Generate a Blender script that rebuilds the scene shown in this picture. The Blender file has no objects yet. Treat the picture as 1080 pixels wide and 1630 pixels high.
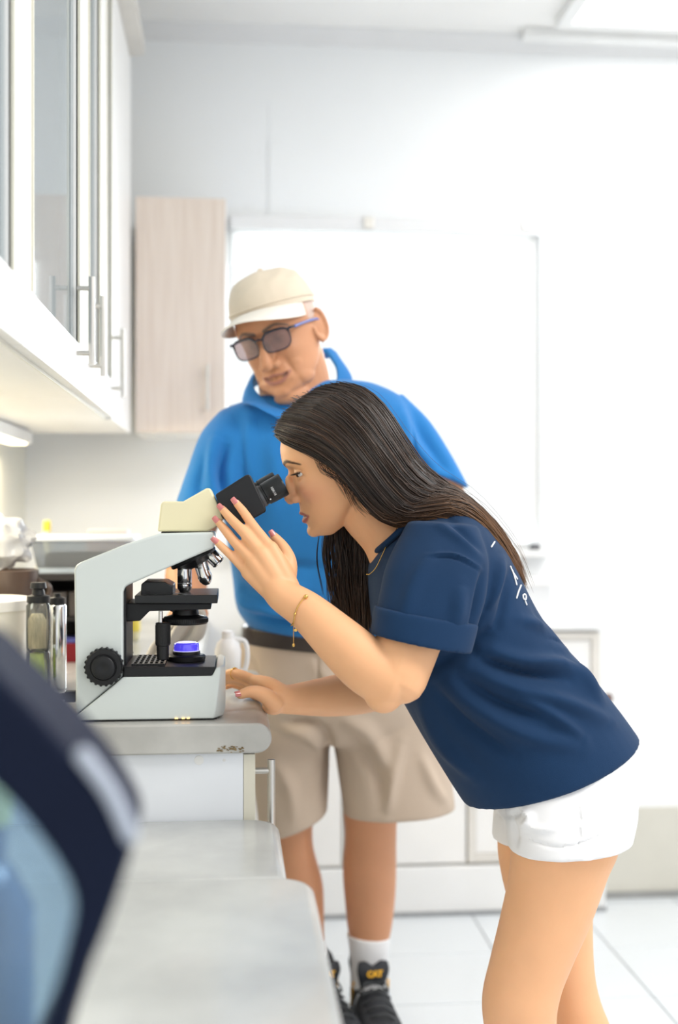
import bpy, bmesh, math, random
import numpy as np
from mathutils import Vector, Matrix
random.seed(7); rng = np.random.default_rng(7)
scene = bpy.context.scene
COL = scene.collection

# ------------------------------------------------------------------ camera, world, light, exposure
FPX = 1900.0                      # focal length in pixels of the 1080x1630 frame
PSI = math.atan(170.0 / FPX)      # the camera is turned a little to the right of the counter's direction
ZC = 1.23
cam_d = bpy.data.cameras.new('camera'); cam = bpy.data.objects.new('camera', cam_d); COL.objects.link(cam)
cam.location = (0, 0, ZC); cam.rotation_euler = (math.pi / 2, 0, -PSI)
cam_d.sensor_fit = 'VERTICAL'; cam_d.sensor_height = 36.0; cam_d.lens = 36.0 * FPX / 1630.0
cam_d.clip_start = 0.05
cam_d.dof.use_dof = True; cam_d.dof.focus_distance = 1.93; cam_d.dof.aperture_fstop = 1.9
scene.camera = cam
world = bpy.data.worlds.new('daylight'); scene.world = world; world.use_nodes = True
bg = world.node_tree.nodes['Background']; bg.inputs[0].default_value = (0.97, 0.985, 1.0, 1); bg.inputs[1].default_value = 1.06
scene.view_settings.view_transform = 'Standard'; scene.view_settings.look = 'None'
scene.view_settings.gamma = 1.0; scene.view_settings.use_curve_mapping = False
scene.view_settings.exposure = 0.13
def area(name, loc, rot, sx, sy, power, color):
    l = bpy.data.lights.new(name, 'AREA'); l.shape = 'RECTANGLE'; l.size = sx; l.size_y = sy; l.energy = power; l.color = color
    o = bpy.data.objects.new(name, l); COL.objects.link(o); o.location = loc; o.rotation_euler = rot; return o
area('window_daylight', (0.48, 3.93, 1.62), (math.radians(-90), 0, 0), 0.95, 0.95, 34, (0.95, 0.98, 1.0))
area('ceiling_panel_light', (1.6, 3.0, 2.69), (0, 0, 0), 1.1, 1.1, 9, (1.0, 0.99, 0.97))
area('added_panel_light_near', (1.6, 1.0, 2.69), (0, 0, 0), 1.1, 1.1, 44, (1.0, 0.97, 0.93))  # added lamp out of view, gives the people more directional light

# ------------------------------------------------------------------ helpers
RV = np.array([math.cos(PSI), -math.sin(PSI), 0.0]); FV = np.array([math.sin(PSI), math.cos(PSI), 0.0])
def W(px, py, Y):                 # point of the place at depth Y seen at that pixel
    d = FV + (px - 540) / FPX * RV + np.array([0, 0, (815 - py) / FPX])
    return d * (Y / d[1]) + np.array([0, 0, ZC])
def proj(P):
    d = P - np.array([0, 0, ZC]); z = d @ FV
    return np.stack([540 + FPX * (d @ RV) / z, 815 - FPX * d[:, 2] / z], 1)
def V(*a): return np.array(a, float)
def unit(v): v = np.asarray(v, float); return v / (np.linalg.norm(v) + 1e-12)

ROOT = {}
def empty(name, loc, label, cat, group=None):
    o = bpy.data.objects.new(name, None); COL.objects.link(o); o.location = tuple(loc); o.empty_display_size = 0.05
    o['label'] = label; o['category'] = cat
    if group: o['group'] = group
    ROOT[o.name] = Vector(tuple(loc)); return o
def attach(o, parent):
    if parent is not None:
        o.parent = parent
        if parent.name in ROOT: o.matrix_parent_inverse = Matrix.Translation(-ROOT[parent.name])
def tag(o, label, cat, group=None):
    o['label'] = label; o['category'] = cat
    if group: o['group'] = group
    return o
def mesh_obj(name, verts, faces, m, parent=None, smooth=True, bevel=0, kind=None, recalc=True, segs=2):
    me = bpy.data.meshes.new(name); me.from_pydata([tuple(map(float, v)) for v in verts], [], [tuple(int(i) for i in f) for f in faces])
    if recalc:
        b = bmesh.new(); b.from_mesh(me); bmesh.ops.recalc_face_normals(b, faces=b.faces); b.to_mesh(me); b.free()
    return link_mesh(name, me, m, parent, smooth, bevel, kind, segs)
def link_mesh(name, me, m, parent=None, smooth=True, bevel=0, kind=None, segs=2):
    if m is not None and not me.materials: me.materials.append(m)
    o = bpy.data.objects.new(name, me); COL.objects.link(o)
    if smooth:
        me.shade_smooth()
        try: me.set_sharp_from_angle(angle=math.radians(42))
        except Exception: pass
    if bevel:
        md = o.modifiers.new('bevel', 'BEVEL'); md.width = bevel; md.segments = segs; md.limit_method = 'ANGLE'; md.angle_limit = math.radians(35)
        md.harden_normals = False
    if kind: o['kind'] = kind
    attach(o, parent); return o
class MB:                          # collects closed shapes
    def __init__(s): s.v = []; s.f = []; s.n = 0
    def add(s, vf):
        v, f = vf; s.v += [tuple(map(float, p)) for p in v]; s.f += [tuple(int(i) + s.n for i in q) for q in f]; s.n = len(s.v); return s
    def build(s, name, m, parent=None, **k): return mesh_obj(name, s.v, s.f, m, parent, **k)
def box(x0, x1, y0, y1, z0, z1):
    v = [(x, y, z) for x in (x0, x1) for y in (y0, y1) for z in (z0, z1)]
    return v, [(0, 1, 3, 2), (4, 6, 7, 5), (0, 4, 5, 1), (2, 3, 7, 6), (0, 2, 6, 4), (1, 5, 7, 3)]
def prism(poly, d):                # planar polygon (k,3) swept by vector d
    poly = np.asarray(poly, float); k = len(poly); d = np.asarray(d, float)
    v = np.concatenate([poly, poly + d]); f = [tuple(range(k)), tuple(range(2 * k - 1, k - 1, -1))]
    f += [(i, (i + 1) % k, (i + 1) % k + k, i + k) for i in range(k)]
    return v, f
def pxpoly(pts, Y): return np.array([W(x, y, Y) for x, y in pts])
def frame(ax):
    ax = unit(ax); h = V(0, 0, 1) if abs(ax[2]) < 0.9 else V(1, 0, 0); u = unit(np.cross(ax, h)); return u, np.cross(ax, u)
def lathe(p0, axis, prof, n=40, frm=None):       # prof: (distance along axis, radius)
    p0 = np.asarray(p0, float); axis = unit(axis); u, w = frm if frm else frame(axis)
    t = np.linspace(0, 2 * math.pi, n, endpoint=False); v = []; f = []
    for h, r in prof: v += [p0 + axis * h + u * (math.cos(a) * max(r, 1e-5)) + w * (math.sin(a) * max(r, 1e-5)) for a in t]
    for i in range(len(prof) - 1):
        for j in range(n): k = (j + 1) % n; f.append((i * n + j, i * n + k, (i + 1) * n + k, (i + 1) * n + j))
    f.append(tuple(range(n))[::-1]); f.append(tuple(range((len(prof) - 1) * n, len(prof) * n)))
    return v, f
def cyl(p0, p1, r, r2=None, n=32):
    p0 = np.asarray(p0, float); p1 = np.asarray(p1, float); L = np.linalg.norm(p1 - p0)
    return lathe(p0, p1 - p0, [(0, r), (L, r if r2 is None else r2)], n)
def crom(P, m):                    # Catmull-Rom through the first axis of P, m samples
    P = np.asarray(P, float); k = len(P); t = np.linspace(0, k - 1, m); i = np.clip(t.astype(int), 0, k - 2); u = (t - i).reshape((-1,) + (1,) * (P.ndim - 1))
    p1, p2 = P[i], P[i + 1]; p0 = np.where((i > 0).reshape(u.shape), P[np.maximum(i - 1, 0)], 2 * p1 - p2); p3 = np.where((i < k - 2).reshape(u.shape), P[np.minimum(i + 2, k - 1)], 2 * p2 - p1)
    return 0.5 * (2 * p1 + (p2 - p0) * u + (2 * p0 - 5 * p1 + 4 * p2 - p3) * u ** 2 + (3 * p1 - p0 - 3 * p2 + p3) * u ** 3)
def loft(rings, m=None, cap=0.0, ngon=False):  # rings of equal point count, closed, optionally rounded ends
    R = np.asarray(rings, float)
    if m: R = crom(R, m)
    n = R.shape[1]; c0, c1 = R[0].mean(0), R[-1].mean(0)
    if cap:
        d0 = unit(R[0].mean(0) - R[1].mean(0)); d1 = unit(R[-1].mean(0) - R[-2].mean(0))
        A = [c0 + (R[0] - c0) * math.cos(a) + d0 * cap * math.sin(a) for a in (1.45, 1.2, 0.85, 0.45)]
        B = [c1 + (R[-1] - c1) * math.cos(a) + d1 * cap * math.sin(a) for a in (0.45, 0.85, 1.2, 1.45)]
        R = np.concatenate([np.array(A), R, np.array(B)]); c0 = c0 + d0 * cap; c1 = c1 + d1 * cap
    k = len(R); v = np.concatenate([R.reshape(-1, 3), [c0, c1]]); f = []
    for i in range(k - 1):
        for j in range(n): q = (j + 1) % n; f.append((i * n + j, i * n + q, (i + 1) * n + q, (i + 1) * n + j))
    if ngon: return v[:k * n], f + [tuple(range(n))[::-1], tuple(range((k - 1) * n, k * n))]
    for j in range(n):
        q = (j + 1) % n; f.append((k * n, q, j)); f.append((k * n + 1, (k - 1) * n + j, (k - 1) * n + q))
    return v, f
def ring(c, u, v, a, b, p=2.0, n=40, b2=None):
    t = np.linspace(0, 2 * math.pi, n, endpoint=False); cs, sn = np.cos(t), np.sin(t)
    x = np.sign(cs) * np.abs(cs) ** (2 / p); y = np.sign(sn) * np.abs(sn) ** (2 / p)
    bb = np.where(sn >= 0, b, b if b2 is None else b2)
    return np.asarray(c) + np.outer(x * a, u) + np.outer(y * bb, v)
def pr(A, B, Y, b, p=2.2, n=48, b2=None, YB=None):       # ring between two silhouette pixels, b = half depth towards the camera
    a3, b3 = W(A[0], A[1], Y), W(B[0], B[1], Y if YB is None else YB); c = (a3 + b3) / 2; u = b3 - a3
    h = np.linalg.norm(u) / 2; u = u / (2 * h); v = unit(V(0, -1, 0) - u * np.dot(V(0, -1, 0), u))
    return ring(c, u, v, h, b, p, n, b2)
def tube(pts, rad, n=16, m=None, flat=None, cap=True):   # smooth tapered limb; flat=(axis, factor) squashes the section
    pts = np.asarray(pts, float); rad = np.asarray(rad, float)
    if m is None: m = 6 * (len(pts) - 1) + 1
    if len(pts) > 2: P = crom(pts, m); r = crom(rad, m)
    else: P = pts; r = rad
    T = np.gradient(P, axis=0); T /= np.linalg.norm(T, axis=1)[:, None] + 1e-12
    u, _ = frame(T[0]); rings = []
    for i in range(len(P)):
        u = unit(u - T[i] * np.dot(u, T[i])); w = np.cross(T[i], u); q = ring(P[i], u, w, r[i], r[i], 2, n)
        if flat is not None:
            ax = unit(np.asarray(flat[0]) - T[i] * np.dot(flat[0], T[i])); d = (q - P[i]) @ ax; q = q + np.outer(d * (flat[1] - 1), ax)
        rings.append(q)
    return loft(rings, None, float(min(r[0], r[-1])) * 0.9 if cap else 0)
def blob(c, rx, ry, rz, R=None, n=24):
    v = []; f = []; k = n // 2
    for i in range(k + 1):
        a = math.pi * i / k
        for j in range(n): b = 2 * math.pi * j / n; v.append((rx * math.sin(a) * math.cos(b), ry * math.sin(a) * math.sin(b), rz * math.cos(a)))
    v = np.array(v)
    if R is not None: v = v @ np.asarray(R).T
    v = v + np.asarray(c)
    for i in range(k):
        for j in range(n): q = (j + 1) % n; f.append((i * n + j, i * n + q, (i + 1) * n + q, (i + 1) * n + j))
    return v, f
def fuse(parts, voxel, smooth=4, lam=0.5):               # one continuous skin over overlapping closed shapes
    mb = MB()
    for p in parts: mb.add(p)
    me = bpy.data.meshes.new('tmp'); me.from_pydata(mb.v, [], mb.f)
    b = bmesh.new(); b.from_mesh(me); bmesh.ops.recalc_face_normals(b, faces=b.faces); b.to_mesh(me); b.free()
    o = bpy.data.objects.new('tmp', me); COL.objects.link(o)
    md = o.modifiers.new('r', 'REMESH'); md.mode = 'VOXEL'; md.voxel_size = voxel
    dg = bpy.context.evaluated_depsgraph_get(); dg.update(); out = bpy.data.meshes.new_from_object(o.evaluated_get(dg))
    bpy.data.objects.remove(o); bpy.data.meshes.remove(me)
    if smooth: relax(out, smooth, lam)
    return out
def getv(me):
    a = np.empty(len(me.vertices) * 3, np.float32); me.vertices.foreach_get('co', a); return a.reshape(-1, 3).astype(float)
def setv(me, v): me.vertices.foreach_set('co', v.astype(np.float32).ravel()); me.update()
def getn(me):
    a = np.empty(len(me.vertices) * 3, np.float32); me.vertex_normals.foreach_get('vector', a); return a.reshape(-1, 3).astype(float)
def relax(me, it, lam=0.5, weight=None):
    v = getv(me); e = np.empty(len(me.edges) * 2, np.int32); me.edges.foreach_get('vertices', e); e = e.reshape(-1, 2)
    i = np.concatenate([e[:, 0], e[:, 1]]); j = np.concatenate([e[:, 1], e[:, 0]]); n = len(v); deg = np.maximum(np.bincount(i, minlength=n), 1)
    w = lam if weight is None else (lam * weight)[:, None]
    for k in range(it):
        s = np.stack([np.bincount(i, weights=v[j, a], minlength=n) for a in range(3)], 1) / deg[:, None]
        v = v + (s - v) * w
    setv(me, v)
def seg_dist(p, poly):             # 2-D distance to a polyline and position along it (0..1)
    best = np.full(len(p), 1e9); pos = np.zeros(len(p)); L = [np.linalg.norm(np.subtract(poly[i + 1], poly[i])) for i in range(len(poly) - 1)]; tot = sum(L); acc = 0
    for i in range(len(poly) - 1):
        a = np.array(poly[i], float); d = np.array(poly[i + 1], float) - a; t = np.clip(((p - a) @ d) / (d @ d), 0, 1)
        q = np.linalg.norm(p - a - t[:, None] * d, axis=1); m = q < best; best[m] = q[m]; pos[m] = (acc + t[m] * L[i]) / tot; acc += L[i]
    return best, pos
def folds(me, strokes):            # press folds (amount > 0 raises) into the side of a garment that faces the counter aisle
    v = getv(me); n = getn(me); face = np.clip((n @ -FV) * 1.6, 0, 1); p = proj(v); h = np.zeros(len(v))
    for poly, w, amp in strokes:
        pp = crom(np.array(poly, float), 14) if len(poly) > 2 else poly
        d, t = seg_dist(p, pp); h += amp * np.exp(-(d / w) ** 2) * np.clip(np.sin(np.pi * np.clip(t, 0.03, 0.97)), 0, 1) ** 0.6
    setv(me, v + n * (2.4 * h * face)[:, None])

# ------------------------------------------------------------------ materials (all node based)
MATS = {}
def mat(name, col, rough=0.5, metal=0.0, var=0.06, scale=8.0, bump=0.0, bscale=120.0, stretch=None, spec=0.5, sheen=0.0, sss=0.0, coat=0.0, emit=None, emits=0.0, col2=None, trans=0.0):
    m = bpy.data.materials.new(name); m.use_nodes = True; nt = m.node_tree; N = nt.nodes; L = nt.links; b = N['Principled BSDF']
    b.inputs['Roughness'].default_value = rough; b.inputs['Metallic'].default_value = metal; b.inputs['Specular IOR Level'].default_value = spec
    tc = N.new('ShaderNodeTexCoord'); mp = N.new('ShaderNodeMapping'); L.new(tc.outputs['Object'], mp.inputs[0])
    if stretch: mp.inputs['Scale'].default_value = stretch
    nz = N.new('ShaderNodeTexNoise'); nz.inputs['Scale'].default_value = scale; nz.inputs['Detail'].default_value = 5; L.new(mp.outputs[0], nz.inputs['Vector'])
    rp = N.new('ShaderNodeValToRGB'); L.new(nz.outputs['Fac'], rp.inputs[0]); rp.color_ramp.elements[0].position = 0.3; rp.color_ramp.elements[1].position = 0.7
    c = np.array(col, float); c2 = np.array(col2, float) if col2 is not None else np.clip(c * (1 + var), 0, 1); c1 = c if col2 is not None else c * (1 - var)
    rp.color_ramp.elements[0].color = (*c1, 1); rp.color_ramp.elements[1].color = (*c2, 1); L.new(rp.outputs[0], b.inputs['Base Color'])
    if bump:
        n2 = N.new('ShaderNodeTexNoise'); n2.inputs['Scale'].default_value = bscale; n2.inputs['Detail'].default_value = 4; L.new(mp.outputs[0], n2.inputs['Vector'])
        bp = N.new('ShaderNodeBump'); bp.inputs['Strength'].default_value = bump; bp.inputs['Distance'].default_value = 0.004; L.new(n2.outputs['Fac'], bp.inputs['Height']); L.new(bp.outputs[0], b.inputs['Normal'])
    if sheen: b.inputs['Sheen Weight'].default_value = sheen; b.inputs['Sheen Roughness'].default_value = 0.5
    if sss: b.inputs['Subsurface Weight'].default_value = sss; b.inputs['Subsurface Radius'].default_value = (1.0, 0.35, 0.2); b.inputs['Subsurface Scale'].default_value = 0.008
    if coat: b.inputs['Coat Weight'].default_value = coat; b.inputs['Coat Roughness'].default_value = 0.1
    if trans: b.inputs['Transmission Weight'].default_value = trans
    if emit is not None: b.inputs['Emission Color'].default_value = (*emit, 1); b.inputs['Emission Strength'].default_value = emits
    MATS[name] = m; return m
def glassy(name, tint, clear=0.8, rough=0.05):     # thin pane: see-through with a gloss
    m = bpy.data.materials.new(name); m.use_nodes = True; nt = m.node_tree; N = nt.nodes; L = nt.links; N.remove(N['Principled BSDF']); out = N['Material Output']
    t = N.new('ShaderNodeBsdfTransparent'); t.inputs[0].default_value = (*tint, 1); g = N.new('ShaderNodeBsdfGlossy'); g.inputs['Roughness'].default_value = rough
    nz = N.new('ShaderNodeTexNoise'); nz.inputs['Scale'].default_value = 3; d = N.new('ShaderNodeBsdfDiffuse'); d.inputs[0].default_value = (*tint, 1)
    mx = N.new('ShaderNodeMixShader'); mx.inputs[0].default_value = 1 - clear; L.new(t.outputs[0], mx.inputs[1]); L.new(d.outputs[0], mx.inputs[2])
    fr = N.new('ShaderNodeFresnel'); fr.inputs[0].default_value = 1.45; m2 = N.new('ShaderNodeMixShader'); L.new(fr.outputs[0], m2.inputs[0]); L.new(mx.outputs[0], m2.inputs[1]); L.new(g.outputs[0], m2.inputs[2]); L.new(m2.outputs[0], out.inputs[0])
    return m
def attr_mat(name, rough, cols, attr='tone', sss=0.0, spec=0.5, sheen=0, aniso=0, bump=0.0, bscale=300):   # base colour chosen by a painted-on mesh attribute (r,g,b masks over cols[0])
    m = mat(name, cols[0], rough, var=0.035, scale=14, sss=sss, spec=spec, sheen=sheen, bump=bump, bscale=bscale); nt = m.node_tree; N = nt.nodes; L = nt.links; b = N['Principled BSDF']
    src = b.inputs['Base Color'].links[0].from_socket; a = N.new('ShaderNodeAttribute'); a.attribute_name = attr; sp = N.new('ShaderNodeSeparateColor'); L.new(a.outputs['Color'], sp.inputs[0])
    for i, c in enumerate(cols[1:]):
        x = N.new('ShaderNodeMix'); x.data_type = 'RGBA'; L.new(sp.outputs[i], x.inputs[0]); L.new(src, x.inputs[6]); x.inputs[7].default_value = (*c, 1); src = x.outputs[2]
    L.new(src, b.inputs['Base Color'])
    return m
def paint(me, masks, attr='tone'):
    n = len(me.vertices); a = np.zeros((n, 4), np.float32); a[:, 3] = 1
    for i, k in enumerate(masks): a[:, i] = np.clip(k, 0, 1)
    at = me.color_attributes.new(attr, 'FLOAT_COLOR', 'POINT'); at.data.foreach_set('color', a.ravel())

M_wall = mat('white_wall_paint', (0.86, 0.875, 0.88), 0.7, var=0.015, scale=2, bump=0.05, bscale=60)
M_wallL = mat('cream_wall_paint', (0.84, 0.82, 0.72), 0.7, var=0.02, scale=2, bump=0.05, bscale=60)
M_ceil = mat('ceiling_paint', (0.90, 0.89, 0.87), 0.8, var=0.02, scale=3)
M_dado = mat('beige_dado_paint', (0.62, 0.60, 0.53), 0.6, var=0.05, scale=4)
M_trim = mat('white_trim_paint', (0.82, 0.82, 0.81), 0.45, var=0.02)
M_trim2 = mat('grey_trim_paint', (0.76, 0.76, 0.76), 0.45, var=0.02)
M_tile = mat('white_glazed_tile', (0.70, 0.735, 0.765), 0.22, var=0.025, scale=1.5, coat=0.2)
M_grout = mat('grey_grout', (0.30, 0.31, 0.32), 0.9, var=0.1, scale=40)
M_cab = mat('white_cabinet_laminate', (0.84, 0.83, 0.81), 0.4, var=0.015)
M_cabg = mat('grey_blue_cabinet_inside', (0.55, 0.63, 0.68), 0.6, var=0.05)
M_edge = mat('cream_edge_band', (0.72, 0.69, 0.58), 0.5, var=0.05)
M_wood = mat('pale_woodgrain_laminate', (0.66, 0.555, 0.475), 0.5, col2=(0.74, 0.65, 0.57), scale=6, stretch=(14, 14, 0.7), bump=0.03)
M_stone = mat('grey_stone_worktop', (0.36, 0.355, 0.335), 0.3, col2=(0.56, 0.555, 0.53), scale=7, bump=0.04, bscale=40, coat=0.15)
M_stone2 = mat('pale_stone_worktop', (0.40, 0.415, 0.415), 0.25, col2=(0.54, 0.555, 0.55), scale=6, bump=0.02, bscale=40, coat=0.25)
M_steel = mat('brushed_steel', (0.62, 0.60, 0.56), 0.32, metal=1.0, var=0.06, scale=30, stretch=(1, 1, 0.1))
M_chrome = mat('polished_chrome', (0.72, 0.73, 0.74), 0.12, metal=1.0, var=0.02)
M_glass = glassy('pale_blue_glass', (0.80, 0.88, 0.91), 0.62)
M_pane = glassy('clear_window_glass', (0.98, 1.0, 1.0), 0.97)
M_body = mat('pale_grey_enamel', (0.63, 0.68, 0.668), 0.35, var=0.012, coat=0.15)
M_cream = mat('cream_plastic', (0.80, 0.735, 0.49), 0.42, var=0.02)
M_black = mat('black_plastic', (0.009, 0.0095, 0.011), 0.42, var=0.2, spec=0.35)
M_blackm = mat('satin_black_metal', (0.011, 0.012, 0.013), 0.33, var=0.15, bump=0.05, bscale=400, spec=0.4)
M_white = mat('white_print', (0.9, 0.9, 0.9), 0.5, var=0.0)
# ------------------------------------------------------------------ the room
YB, HC = 3.72, 2.73               # back wall, ceiling height
XL = -0.63
def struct(o): o['kind'] = 'structure'; return o
TP = 0.335
fl = struct(MB().add(box(XL - 0.1, 3.3, -0.6, YB + 0.3, -0.06, -0.003)).build('floor', M_grout, smooth=False))
tile_me = None
for ix in range(-3, 9):
    for iy in range(-8, 3):
        x0 = 0.395 + ix * TP; y0 = 2.95 + iy * TP
        if x0 < XL or y0 + TP > YB + 0.3 or x0 > 2.9: continue
        if tile_me is None:
            t = MB().add(box(0.002, TP - 0.002, 0.002, TP - 0.002, -0.006, 0.0)).build('tile', M_tile, fl, smooth=False, bevel=0.0012, segs=1); tile_me = t.data
        else:
            t = bpy.data.objects.new('tile', tile_me); COL.objects.link(t); t.parent = fl
            md = t.modifiers.new('bevel', 'BEVEL'); md.width = 0.0012; md.segments = 1
        t.location = (x0, y0, 0)
struct(MB().add(box(XL - 0.12, XL, -0.6, YB + 0.25, 0, HC)).build('wall_left', M_wallL, smooth=False))
WX0, WX1, WZ0, WZ1 = -0.02, 0.975, 1.11, 2.11
wb = MB(); D = 0.25
for a in ((XL, WX0, 0, HC), (WX1, 3.3, 0, HC), (WX0, WX1, 0, WZ0), (WX0, WX1, WZ1, HC)): wb.add(box(a[0], a[1], YB, YB + D, a[2], a[3]))
struct(wb.build('wall_back', M_wall, smooth=False))
struct(MB().add(box(XL - 0.12, 3.3, -0.6, YB + 0.25, HC, HC + 0.08)).build('ceiling', M_ceil, smooth=False))
struct(MB().add(box(1.15, 3.3, YB - 0.008, YB, 0, 0.285)).build('trim_1', M_dado, smooth=False))          # beige painted skirting band
struct(MB().add(box(1.15, 3.3, YB - 0.02, YB - 0.008, 0, 0.02)).build('baseboard_back', mat('dark_floor_edge', (0.30, 0.30, 0.29), 0.7), smooth=False))
struct(MB().add(prism([(XL, YB, HC), (XL, YB - 0.05, HC), (XL, YB - 0.045, HC - 0.012), (XL, YB - 0.012, HC - 0.035), (XL, YB, HC - 0.045)], (3.93, 0, 0))).build('trim_2', M_trim2, smooth=False))
bk = MB().add(box(0.90, 3.3, YB - 0.10, YB - 0.045, HC - 0.030, HC)); struct(bk.build('trim_3', M_trim, smooth=False, bevel=0.004))
def pw(px, py, Y=YB): return W(px, py, Y)
for k, (a, b) in enumerate(((167, 236), (236, 357))):
    p, q = pw(428, b), pw(835, a)
    struct(MB().add(box(p[0], q[0], YB - 0.0015 - 0.0015 * k, YB, p[2], q[2])).build('trim_%d' % (4 + k), M_wall, smooth=False))
# window: frame, mullion, panes; the daylight beyond is the sky
wf = MB()
for a in ((WX0, WX0 + 0.025, WZ0, WZ1), (WX1 - 0.025, WX1, WZ0, WZ1), (WX0 + 0.025, WX1 - 0.025, WZ0, WZ0 + 0.025), (WX0 + 0.025, WX1 - 0.025, WZ1 - 0.025, WZ1)): wf.add(box(a[0], a[1], YB + 0.02, YB + 0.06, a[2], a[3]))
win = struct(wf.build('window_1', M_trim, smooth=False, bevel=0.003))
MB().add(box(WX0 + 0.025, WX1 - 0.025, YB + 0.038, YB + 0.042, WZ0 + 0.025, WZ1 - 0.025)).build('pane', M_pane, win, smooth=False)
MB().add(box(WX0 - 0.02, WX1 + 0.02, YB - 0.07, YB + 0.02, WZ0 - 0.02, WZ0)).build('window_sill', M_trim, win, smooth=False, bevel=0.003)
bl = empty('window_blind', (0.46, YB - 0.03, 2.09), 'white venetian blind drawn up under the head rail over the window', 'blind')
p, q = pw(366, 368), pw(846, 355)
MB().add(box(p[0], q[0], YB - 0.035, YB - 0.001, p[2], q[2])).build('head_rail', M_trim2, bl, smooth=False, bevel=0.004)
for cx in (585, 836):
    c = pw(cx, 360); MB().add(box(c[0] - 0.016, c[0] + 0.016, YB - 0.042, YB, c[2] - 0.018, c[2] + 0.02)).build('bracket', M_steel, bl, smooth=False, bevel=0.002)
for k in range(9):
    z = p[2] - 0.008 - k * 0.0115
    MB().add(prism([(WX0 + 0.01, YB - 0.028, z), (WX0 + 0.01, YB - 0.004, z - 0.004), (WX0 + 0.01, YB - 0.004, z - 0.0055), (WX0 + 0.01, YB - 0.028, z - 0.0015)], (q[0] - WX0 - 0.03, 0, 0))).build('slat', M_trim, bl, smooth=False)
MB().add(tube([(q[0] - 0.03, YB - 0.03, p[2]), (q[0] - 0.03, YB - 0.03, p[2] - 0.62)], [0.0016, 0.0016], 8)).build('pull_cord', M_trim, bl)
# ceiling light panel; the second, out of view, is added for directional light
for cyy, clb in ((0, 'flat white square light panel on the ceiling above the window side'), (-2.0, 'added second ceiling light panel above the frame, put in for directional light')):
  cl = empty('ceiling_light', (1.6, 3.0 + cyy, HC), clb, 'ceiling light', 'ceiling light panels')
  fr = MB()
  for a in ((0.98, 2.22, 3.52, 3.56), (0.98, 2.22, 2.40, 2.44), (0.98, 1.02, 2.44, 3.52), (2.18, 2.22, 2.44, 3.52)): fr.add(box(a[0], a[1], a[2] + cyy, a[3] + cyy, HC - 0.03, HC))
  fr.build('frame', M_trim, cl, smooth=False)
  MB().add(box(1.02, 2.18, 2.44 + cyy, 3.52 + cyy, HC - 0.024, HC - 0.012)).build('diffuser', mat('lit_diffuser', (0.9, 0.9, 0.9), 0.6, emit=(1, 0.99, 0.97), emits=2.0), cl, smooth=False)

# ------------------------------------------------------------------ wall cabinets on the left wall
CZ0, CZ1, CX = 1.45, 2.50, -0.28
def handle(parent, p0, p1, out, r=0.006, m=None, name='handle'):
    p0 = np.array(p0, float); p1 = np.array(p1, float); out = np.array(out, float); mb = MB(); mb.add(cyl(p0 + out, p1 + out, r, n=20))
    for t in (0.13, 0.87): c = p0 + (p1 - p0) * t; mb.add(cyl(c, c + out, r * 0.8, n=16))
    return mb.build(name, m or M_steel, parent)
def shadow_cab(name, y0, y1, doors, label):
    t = empty(name, (-0.455, (y0 + y1) / 2, CZ0), label, 'wall cabinet', 'wall cabinets above the counter')
    c = MB(); th = 0.018; xb = XL + 0.002; xf = CX - 0.022
    for a in ((xb, xf, y0, y0 + th, CZ0, CZ1), (xb, xf, y1 - th, y1, CZ0, CZ1), (xb, xf, y0 + th, y1 - th, CZ1 - th, CZ1), (xb, xb + 0.006, y0 + th, y1 - th, CZ0 + th, CZ1 - th)): c.add(box(*a))
    c.build('carcass', M_cab, t, smooth=False)
    MB().add(box(xb, xf + 0.002, y0 + 0.001, y1 - 0.001, CZ0 - 0.002, CZ0 + th)).build('bottom_panel', M_cab, t, smooth=False)
    MB().add(box(xf + 0.002, xf + 0.004, y0 + 0.001, y1 - 0.001, CZ0 - 0.002, CZ0 + th)).build('edge_band', M_edge, t, smooth=False)
    for z in (1.80, 2.14): MB().add(box(xb + 0.006, xf - 0.03, y0 + th, y1 - th, z, z + 0.016)).build('shelf', M_cab, t, smooth=False)
    for d0, d1, hy in doors:
        s = 0.075; z0, z1 = CZ0 + 0.004, CZ1 - 0.004; d = MB(); a0, a1 = d0 + 0.002, d1 - 0.002
        for a in ((a0, a0 + s, z0, z1), (a1 - s, a1, z0, z1), (a0 + s, a1 - s, z0, z0 + 0.085), (a0 + s, a1 - s, z1 - s, z1)): d.add(box(CX - 0.02, CX, a[0], a[1], a[2], a[3]))
        dr = d.build('door', M_cab, t, smooth=False, bevel=0.0015)
        MB().add(box(CX - 0.014, CX - 0.009, a0 + s, a1 - s, z0 + 0.085, z1 - s)).build('glass', M_glass, dr, smooth=False)
        q = 0.007
        for a in ((a0 + s - q, a0 + s, z0 + 0.085, z1 - s), (a1 - s, a1 - s + q, z0 + 0.085, z1 - s)): MB().add(box(CX - 0.004, CX + 0.003, a[0], a[1], a[2], a[3])).build('glazing_bead', M_edge, dr, smooth=False)
        handle(dr, (CX, hy, 1.497), (CX, hy, 1.656), (0.026, 0, 0), 0.0058)
    return t
cabs = ((1.05, 1.63, [(1.05, 1.63, 1.15)], 'nearest blue-glazed wall cabinet at the left edge of the picture'),
        (1.63, 2.29, [(1.63, 2.29, 2.195)], 'wide glazed wall cabinet whose steel handle stands in sharp focus'),
        (2.29, 2.87, [(2.29, 2.63, 2.385), (2.63, 2.87, 2.81)], 'two-door glazed wall cabinet next to the woodgrain cabinet'))
for y0, y1, ds, lb in cabs: shadow_cab('wall_cabinet', y0, y1, ds, lb)
fp = MB().add(box(XL + 0.002, CX - 0.004, 2.87, 3.386, CZ0, CZ1)).build('filler_cabinet', M_cab, smooth=False, bevel=0.002); tag(fp, 'blank white end cabinet in the corner beside woodgrain cabinet', 'wall cabinet')
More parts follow.
